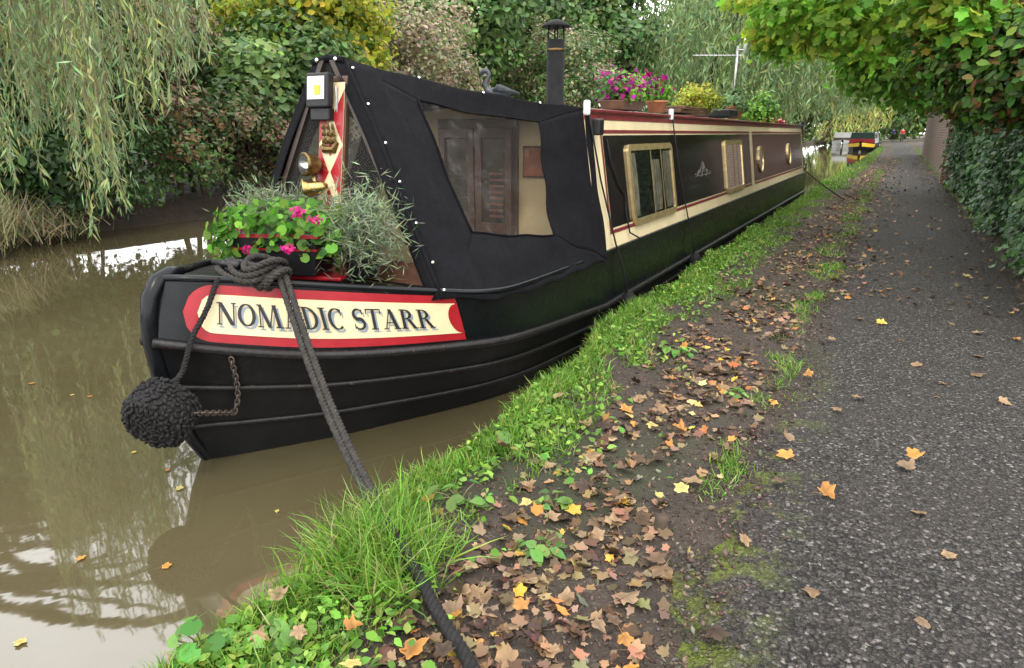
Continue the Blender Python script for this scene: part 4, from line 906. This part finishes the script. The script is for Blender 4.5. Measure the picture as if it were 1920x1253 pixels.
tree('dark_tree','large dark tree behind the ivy hedge on the right edge','tree',5.5,13,8.5,3.6,DK+MD,16000,.22,.1,50,.2,LEAF6)
tree('green_tree','green tree overhanging the far towpath on the right','tree',4.4,48,10,4.2,MD+SYC[2:3],13000,.34,.25,50,.25,LEAF6)
tree('green_tree','green tree on the right farther beyond the brick wall','tree',5.5,72,12,6,MD+SYC[2:3],12000,.5,.15,50,.25)
# ---------------------------------------------------------------- grass, weeds, leaves
GP_=[(.07,.17,.016),(.11,.24,.022),(.16,.31,.035),(.24,.36,.06),(.32,.30,.13)]
def blades(x,y,h,w,lean,pal=GP_,wts=(.2,.32,.27,.14,.07)):
    n=len(x); z=gz(x,y)-.005; a=rng.uniform(0,6.283,n)
    nrm=np.stack([np.cos(a)*lean,np.sin(a)*lean,np.ones(n)],1); R=frames_n(nrm)
    return (np.stack([x,y,z],1),R,np.stack([w,h,h],1),jit(pal,rng.choice(len(pal),n,p=wts),n))
X=[];Y=[];Hh=[];W=[];Ln=[]
def tufts(n,xf,yr,hr,k,wr,spread=.025,yp=1.0,mask=-9):
    for i in range(n):
        y=yr[0]+(yr[1]-yr[0])*random.random()**yp; x=xf(y); h=random.uniform(*hr)
        mk=float(wav(np.float64(x*1.5),np.float64(y),2.6))
        if mk<mask: continue
        h*=.75+.35*min(1,max(0,mk+.5))
        m_=random.randint(*k)
        X.extend(rng.normal(x,spread,m_)); Y.extend(rng.normal(y,spread,m_)); Hh.extend(h*(.5+.7*rng.random(m_))); W.extend(rng.uniform(*wr,m_)); Ln.extend(rng.uniform(.0,1.2,m_))
ed=lambda y:float(edge(y))
tufts(1100,lambda y:ed(y)+random.uniform(-.055,.12),(.6,4.5),(.035,.095),(10,22),(.003,.006),.022,1,-.75)
tufts(900,lambda y:ed(y)+random.uniform(0,.33),(.6,4.5),(.025,.075),(8,16),(.003,.0055),.022,1,-.2)
tufts(1000,lambda y:ed(y)+random.uniform(-.06,.22),(4.5,16),(.03,.078),(9,16),(.004,.009),.035,1.5,-.7)
tufts(850,lambda y:ed(y)+random.uniform(.05,.5),(4.2,16),(.025,.07),(9,16),(.004,.009),.035,1.5,-.2)
tufts(500,lambda y:ed(y)+random.uniform(-.1,.5)+pshift(y),(16,70),(.06,.14),(7,11),(.015,.03),.08,1.5)
tufts(220,lambda y:pl(y)-abs(random.gauss(.04,.045)),(2.0,6),(.02,.06),(8,16),(.003,.005),.025,1,-.2)
tufts(320,lambda y:pl(y)-abs(random.gauss(.08,.08)),(6,25),(.03,.07),(7,12),(.006,.012),.04,1.4,-.3)
tufts(150,lambda y:1.02+abs(random.gauss(.03,.05)),(10,60),(.05,.12),(7,12),(.01,.02),.06,1.4)
g1=at_z(690,1045,.27)
for _ in range(90):
    m_=24; x=random.gauss(g1.x-.01,.09); y=random.gauss(g1.y,.09)
    X.extend(rng.normal(x,.02,m_)); Y.extend(rng.normal(y,.02,m_)); Hh.extend(rng.uniform(.08,.19,m_)); W.extend(rng.uniform(.003,.005,m_)); Ln.extend(rng.uniform(.1,1.5,m_))
X,Y,Hh,W,Ln=map(np.array,(X,Y,Hh,W,Ln))
ok=(X>edge(Y)+pshift(Y)-.085); X,Y,Hh,W,Ln=X[ok],Y[ok],Hh[ok],W[ok],Ln[ok]
a=blades(X,Y,Hh,W,Ln)
go=scatter('grass',BLADE,a[0],a[1],a[2],a[3],GRASSM); tag(go,'green grass growing along the edge of the canal bank','grass',None,'stuff')
n=8000; y=.6+9*rng.random(n)**1.6; x=edge(y)+np.abs(rng.normal(.14,.18,n))-.04; msk=wav(x*2,y,3)>-.15; x,y=x[msk],y[msk]; n=len(x)
gc=scatter('ground_cover',LEAF6,np.stack([x,y,gz(x,y)+rng.uniform(.01,.045,n)],1),frames_n(np.stack([rng.normal(size=n)*.5,rng.normal(size=n)*.5,np.ones(n)],1)),rng.uniform(.012,.04,n),jit(GP_[:4],rng.integers(0,4,n),n),GRASSM); tag(gc,'small leafy weeds creeping between the grass on the bank','ground cover',None,'stuff')
# crumbs and twigs on the soil
n=12000; y=.7+8*rng.random(n)**1.5; x=np.where(rng.random(n)<.75,rng.uniform(-1.1,-.3,n),rng.normal(-.3,.07,n)); 
onp=np.array([xi>pl(yi)+.01 for xi,yi in zip(x,y)]); z=np.where(onp,.30,gz(x,y)+.001)
s=rng.uniform(.0015,.007,n)*(1+.6*(rng.random(n)<.1))
sc=scatter('soil_crumbs',OCT,np.stack([x,y,z],1),frames_n(rng.normal(size=(n,3))+np.array([0,0,1])),np.stack([s*rng.uniform(.7,2.2,n),s,s*.7],1),jit([(.07,.048,.036),(.12,.085,.065),(.04,.028,.02),(.2,.16,.13)],rng.choice(4,n,p=[.4,.3,.2,.1]),n),DRY); tag(sc,'crumbs of soil, grit and twig bits over the bare verge','soil crumbs',None,'stuff')
wp=[(365,1215,.10,'broad leaf weed with round pale leaves at the bottom left corner of the bank'),(860,940,.1,'low leafy weed on the bank just right of the mooring rope'),(1010,1030,.08,'small dock plant among the leaf litter beside the path, below the rope end'),(1040,945,.08,'small dock plant in the litter between the grass and the path'),(1270,660,.1,'leafy dock plant on the verge beside the side fender'),(930,830,.1,'leafy weed at the very edge of the bank in front of the hull'),(1380,745,.07,'low weed in the leaf litter close to the asphalt'),(500,1200,.09,'bushy little weed near the bottom of the bank')]
for wi,(u,v,s,lb) in enumerate(wp):
    P=at_z(u,v,.27); P.x=max(P.x,float(edge(P.y))+.02); P.z=float(gz(P.x,P.y))
    t=thing('leafy_weed',lb,'weed',P); k=14; a=rng.uniform(0,6.28,k); r=s*(.25+.6*rng.random(k)); hz=s*(.2+.7*rng.random(k))*(1.3 if wi==0 else .6)
    pos=np.stack([P.x+np.cos(a)*r,P.y+np.sin(a)*r,P.z+hz],1)
    scatter('leaves',ROUND if wi==0 else LEAF6,pos,frames_n(np.stack([np.cos(a)*.5,np.sin(a)*.5,np.ones(k)],1)),s*(.42 if wi==0 else .6)*(.6+.6*rng.random(k)),jit([(.13,.28,.06),(.19,.35,.09)],rng.integers(0,2,k),k),LEAFT,t)
    mb=MB()
    for q in pos: mb.tube([P,(P+Vector(q))/2+Vector((0,0,.01)),Vector(q)],.0018,4)
    mb.build('stems',M['twig'],t)
P=gpt(1237,990,0); mb=MB().lathe([(0,.05),(.016,.052),(.02,.045),(.02,-.05)],P,(.1,0,1),10); tag(mb.build('wooden_peg',M['bark'],None,True),'short dark wooden peg stub in the leaf litter of the verge','peg')
# fallen leaves
LC={'tan brown':[(.24,.152,.078),(.29,.19,.105),(.175,.11,.058),(.215,.142,.085)],'dark brown':[(.085,.05,.028),(.12,.073,.042),(.058,.036,.023)],'orange':[(.46,.21,.045),(.38,.175,.045)],'yellow':[(.54,.37,.06),(.5,.39,.13)]}
LIST=list(LC); protos={}
def lmesh(cn,vi,ci):
    k=(cn,vi,ci)
    if k not in protos:
        tv,tf=MAPLE[vi]; c=np.array(LC[cn][ci]); tv=np.array(tv); n=len(tv); cc=c[None]*(.65+.65*rng.random((n,1))); cc[0]*=.7
        o=npmesh('fallen_leaf',tv,tf,np.concatenate([cc,np.ones((n,1))],1),DRY); protos[k]=o.data; bpy.data.objects.remove(o)
    return protos[k]
def fall(x,y,z,size,place,grp,cn,flat=1):
    me=lmesh(cn,random.randrange(NM),random.randrange(len(LC[cn])))
    o=bpy.data.objects.new('fallen_leaf',me); COL.objects.link(o); o.location=(x,y,z); o.scale=(size*random.uniform(.65,1.1),size,size*random.uniform(.4,.9)*flat)
    o.rotation_euler=(random.gauss(0,.2*flat)+(math.pi if random.random()<.3 else 0),random.gauss(0,.2*flat),random.uniform(0,6.28))
    o['label']=f'{cn} fallen leaf {place}'; o['category']='leaf'; o['group']=f'{cn} leaves {grp}'
def inframe(P): u,v=proj(P); return -10<u<1930 and 0<v<1265
cnt=0
while cnt<185:
    y=.75+4.4*random.random()**1.35; x=random.uniform(-1.08,-.36); 
    if random.random()>np.interp(x,[-1.1,-.95,-.8,-.5,-.35],[.15,.5,1,.9,.6]) : continue
    if y<1 and x<-.9: continue
    z=float(gz(x,y))+random.uniform(.008,.02)
    if not inframe((x,y,z)): continue
    fall(x,y,z,random.uniform(.045,.088),'lying in the litter on the bare verge','on the verge',random.choices(LIST,[.52,.37,.07,.04])[0]); cnt+=1
PL=[(1725,968),(1475,860),(1462,905),(1525,1115),(1725,1170),(1700,885),(1775,1050),(1755,747),(1765,724),(1605,750),(1395,1017),(1835,672),(1720,690),(1830,628),(1570,772),(1515,705),(1590,560),(1700,560),(1830,707),(1650,610),(1690,640),(1640,525),(1660,480),(1700,500),(1745,450),(1600,470),(1630,430),(1725,420),(1690,390),(1650,380),(1810,520),(1760,485),(1850,590),(1905,640),(1480,830),(1620,500),(1680,440),(1710,862),(1560,640),(1750,560),(1785,610),(1610,600),(1665,545),(1590,520),(1710,460),(1735,520),(1340,1190),(1880,760),(1545,930)]
for u,v in PL:
    P=at_z(u,v,.305); fall(P.x,P.y,.318,random.uniform(.05,.078),'lying on the dark asphalt towpath','on the towpath',random.choices(LIST,[.68,.18,.1,.04])[0],.8)
for u,v in ((660,1175),(480,1185),(520,1120),(830,1222),(945,830),(880,1050),(910,1120),(990,935),(1120,1170),(1050,740),(1170,1195),(1280,915),(1240,770),(660,1240),(560,1180),(430,1140),(820,965)):
    P=at_z(u,v,.32); fall(P.x,P.y,max(.3,float(gz(P.x,P.y))+.05),random.uniform(.05,.07),'caught in the bank grass','in the grass',random.choices(LIST,[.4,.05,.35,.2])[0])
for i,(u,v) in enumerate(((315,882),(335,918),(150,1050),(135,742),(168,745),(40,1205),(310,1065),(520,960),(60,720),(250,850))):
    P=at_z(u,v,0); fall(P.x,P.y,.006,random.uniform(.03,.045),'floating on the brown canal water','on the water',('orange','yellow')[i%2],.3)
n=7000; y=.8+24*rng.random(n)**1.8; x=np.where(rng.random(n)<.82,rng.normal(-.64,.165,n),rng.uniform(-1.2,-.3,n)); 
far=rng.random(n)<.32; y=np.where(far,5+32*rng.random(n)**1.3,y); onp=far&(rng.random(n)<.7); x=np.where(onp,np.where(rng.random(n)<.66,-.33+np.abs(rng.normal(0,.32,n)),.98-np.abs(rng.normal(0,.3,n))),x); x+=pshift(y)
ok=(x>edge(y)+.05)&(x<1.1)&((wav(x*3,y,2)>-.38)|onp); x,y=x[ok],y[ok]; n=len(x)
onpath=np.array([xi>pl(yi)+.02 for xi,yi in zip(x,y)])
ok=(~onpath)|(y>5); x,y,onpath=x[ok],y[ok],onpath[ok]; n=len(x)
z=np.where(onpath,.318,gz(x,y)+rng.uniform(.002,.014,n)); allc=sum(LC.values(),[]); wts=np.array([.13,.07,.15,.13,.16,.14,.16,.022,.02,.009,.009]); wts/=wts.sum()
far_s=np.interp(y,[0,6,20],[1,1,1.2])
FN=lambda k:frames_n(np.stack([rng.normal(size=k)*.26,rng.normal(size=k)*.26,np.where(rng.random(k)<.7,1,-1)],1))
v_all=[];f_all=[];c_all=[];o_=0; cut=[0,n//3,2*n//3,n]; pm=rng.permutation(n); x,y,z,far_s=x[pm],y[pm],z[pm],far_s[pm]
for j,vi in enumerate((1,4,6)):
    sl_=slice(cut[j],cut[j+1])
    tv,tf=np.array(MAPLE[vi][0]),np.array(MAPLE[vi][1]); k=cut[j+1]-cut[j]; s=rng.uniform(.022,.066,k)*far_s[sl_]
    scl=np.stack([s*rng.uniform(.6,1,k),s,s*rng.uniform(.3,.85,k)],1)
    vv=np.einsum('nij,nkj->nki',FN(k),tv[None]*scl[:,None,:])+np.stack([x[sl_],y[sl_],z[sl_]],1)[:,None,:]
    v_all.append(vv.reshape(-1,3)); f_all.append((tf[None]+(np.arange(k)*len(tv))[:,None,None]).reshape(-1,3)+o_); o_+=k*len(tv)
    cc=np.concatenate([np.clip(jit(allc,rng.choice(len(allc),k,p=wts),k),0,1),np.ones((k,1))],1); c_all.append(np.repeat(cc,len(tv),0))
lo=npmesh('leaf_litter',np.concatenate(v_all),np.concatenate(f_all),np.concatenate(c_all),DRY)
tag(lo,'carpet of small brown fallen leaves along the verge','leaf litter',None,'stuff')
# ---------------------------------------------------------------- light
wd=bpy.data.worlds.new('World'); scene.world=wd; wd.use_nodes=True; nt=wd.node_tree; bg=nt.nodes['Background']
sk=nt.nodes.new('ShaderNodeTexSky'); sk.sky_type='NISHITA'; sk.sun_disc=False; EL,AZ=math.radians(52),math.radians(150); sk.sun_elevation=EL; sk.sun_rotation=AZ
hs=nt.nodes.new('ShaderNodeHueSaturation'); hs.inputs['Saturation'].default_value=.3; nt.links.new(sk.outputs[0],hs.inputs['Color'])
nz=noise(nt,2.5,5,.6,nt.nodes.new('ShaderNodeTexCoord').outputs['Generated'])
cl=mixc(nt,ramp(nt,nz,.3,.7),(22,22.1,22.3),(28,28,28))
nt.links.new(mixc(nt,.85,hs.outputs[0],cl),bg.inputs[0]); bg.inputs[1].default_value=.15
sl=bpy.data.lights.new('sun','SUN'); sl.energy=1.5; sl.angle=math.radians(11); sl.color=(1,.95,.87); so=bpy.data.objects.new('sun',sl); COL.objects.link(so)
dv=Vector((math.sin(AZ)*math.cos(EL),math.cos(AZ)*math.cos(EL),math.sin(EL))); so.rotation_euler=dv.to_track_quat('Z','Y').to_euler()
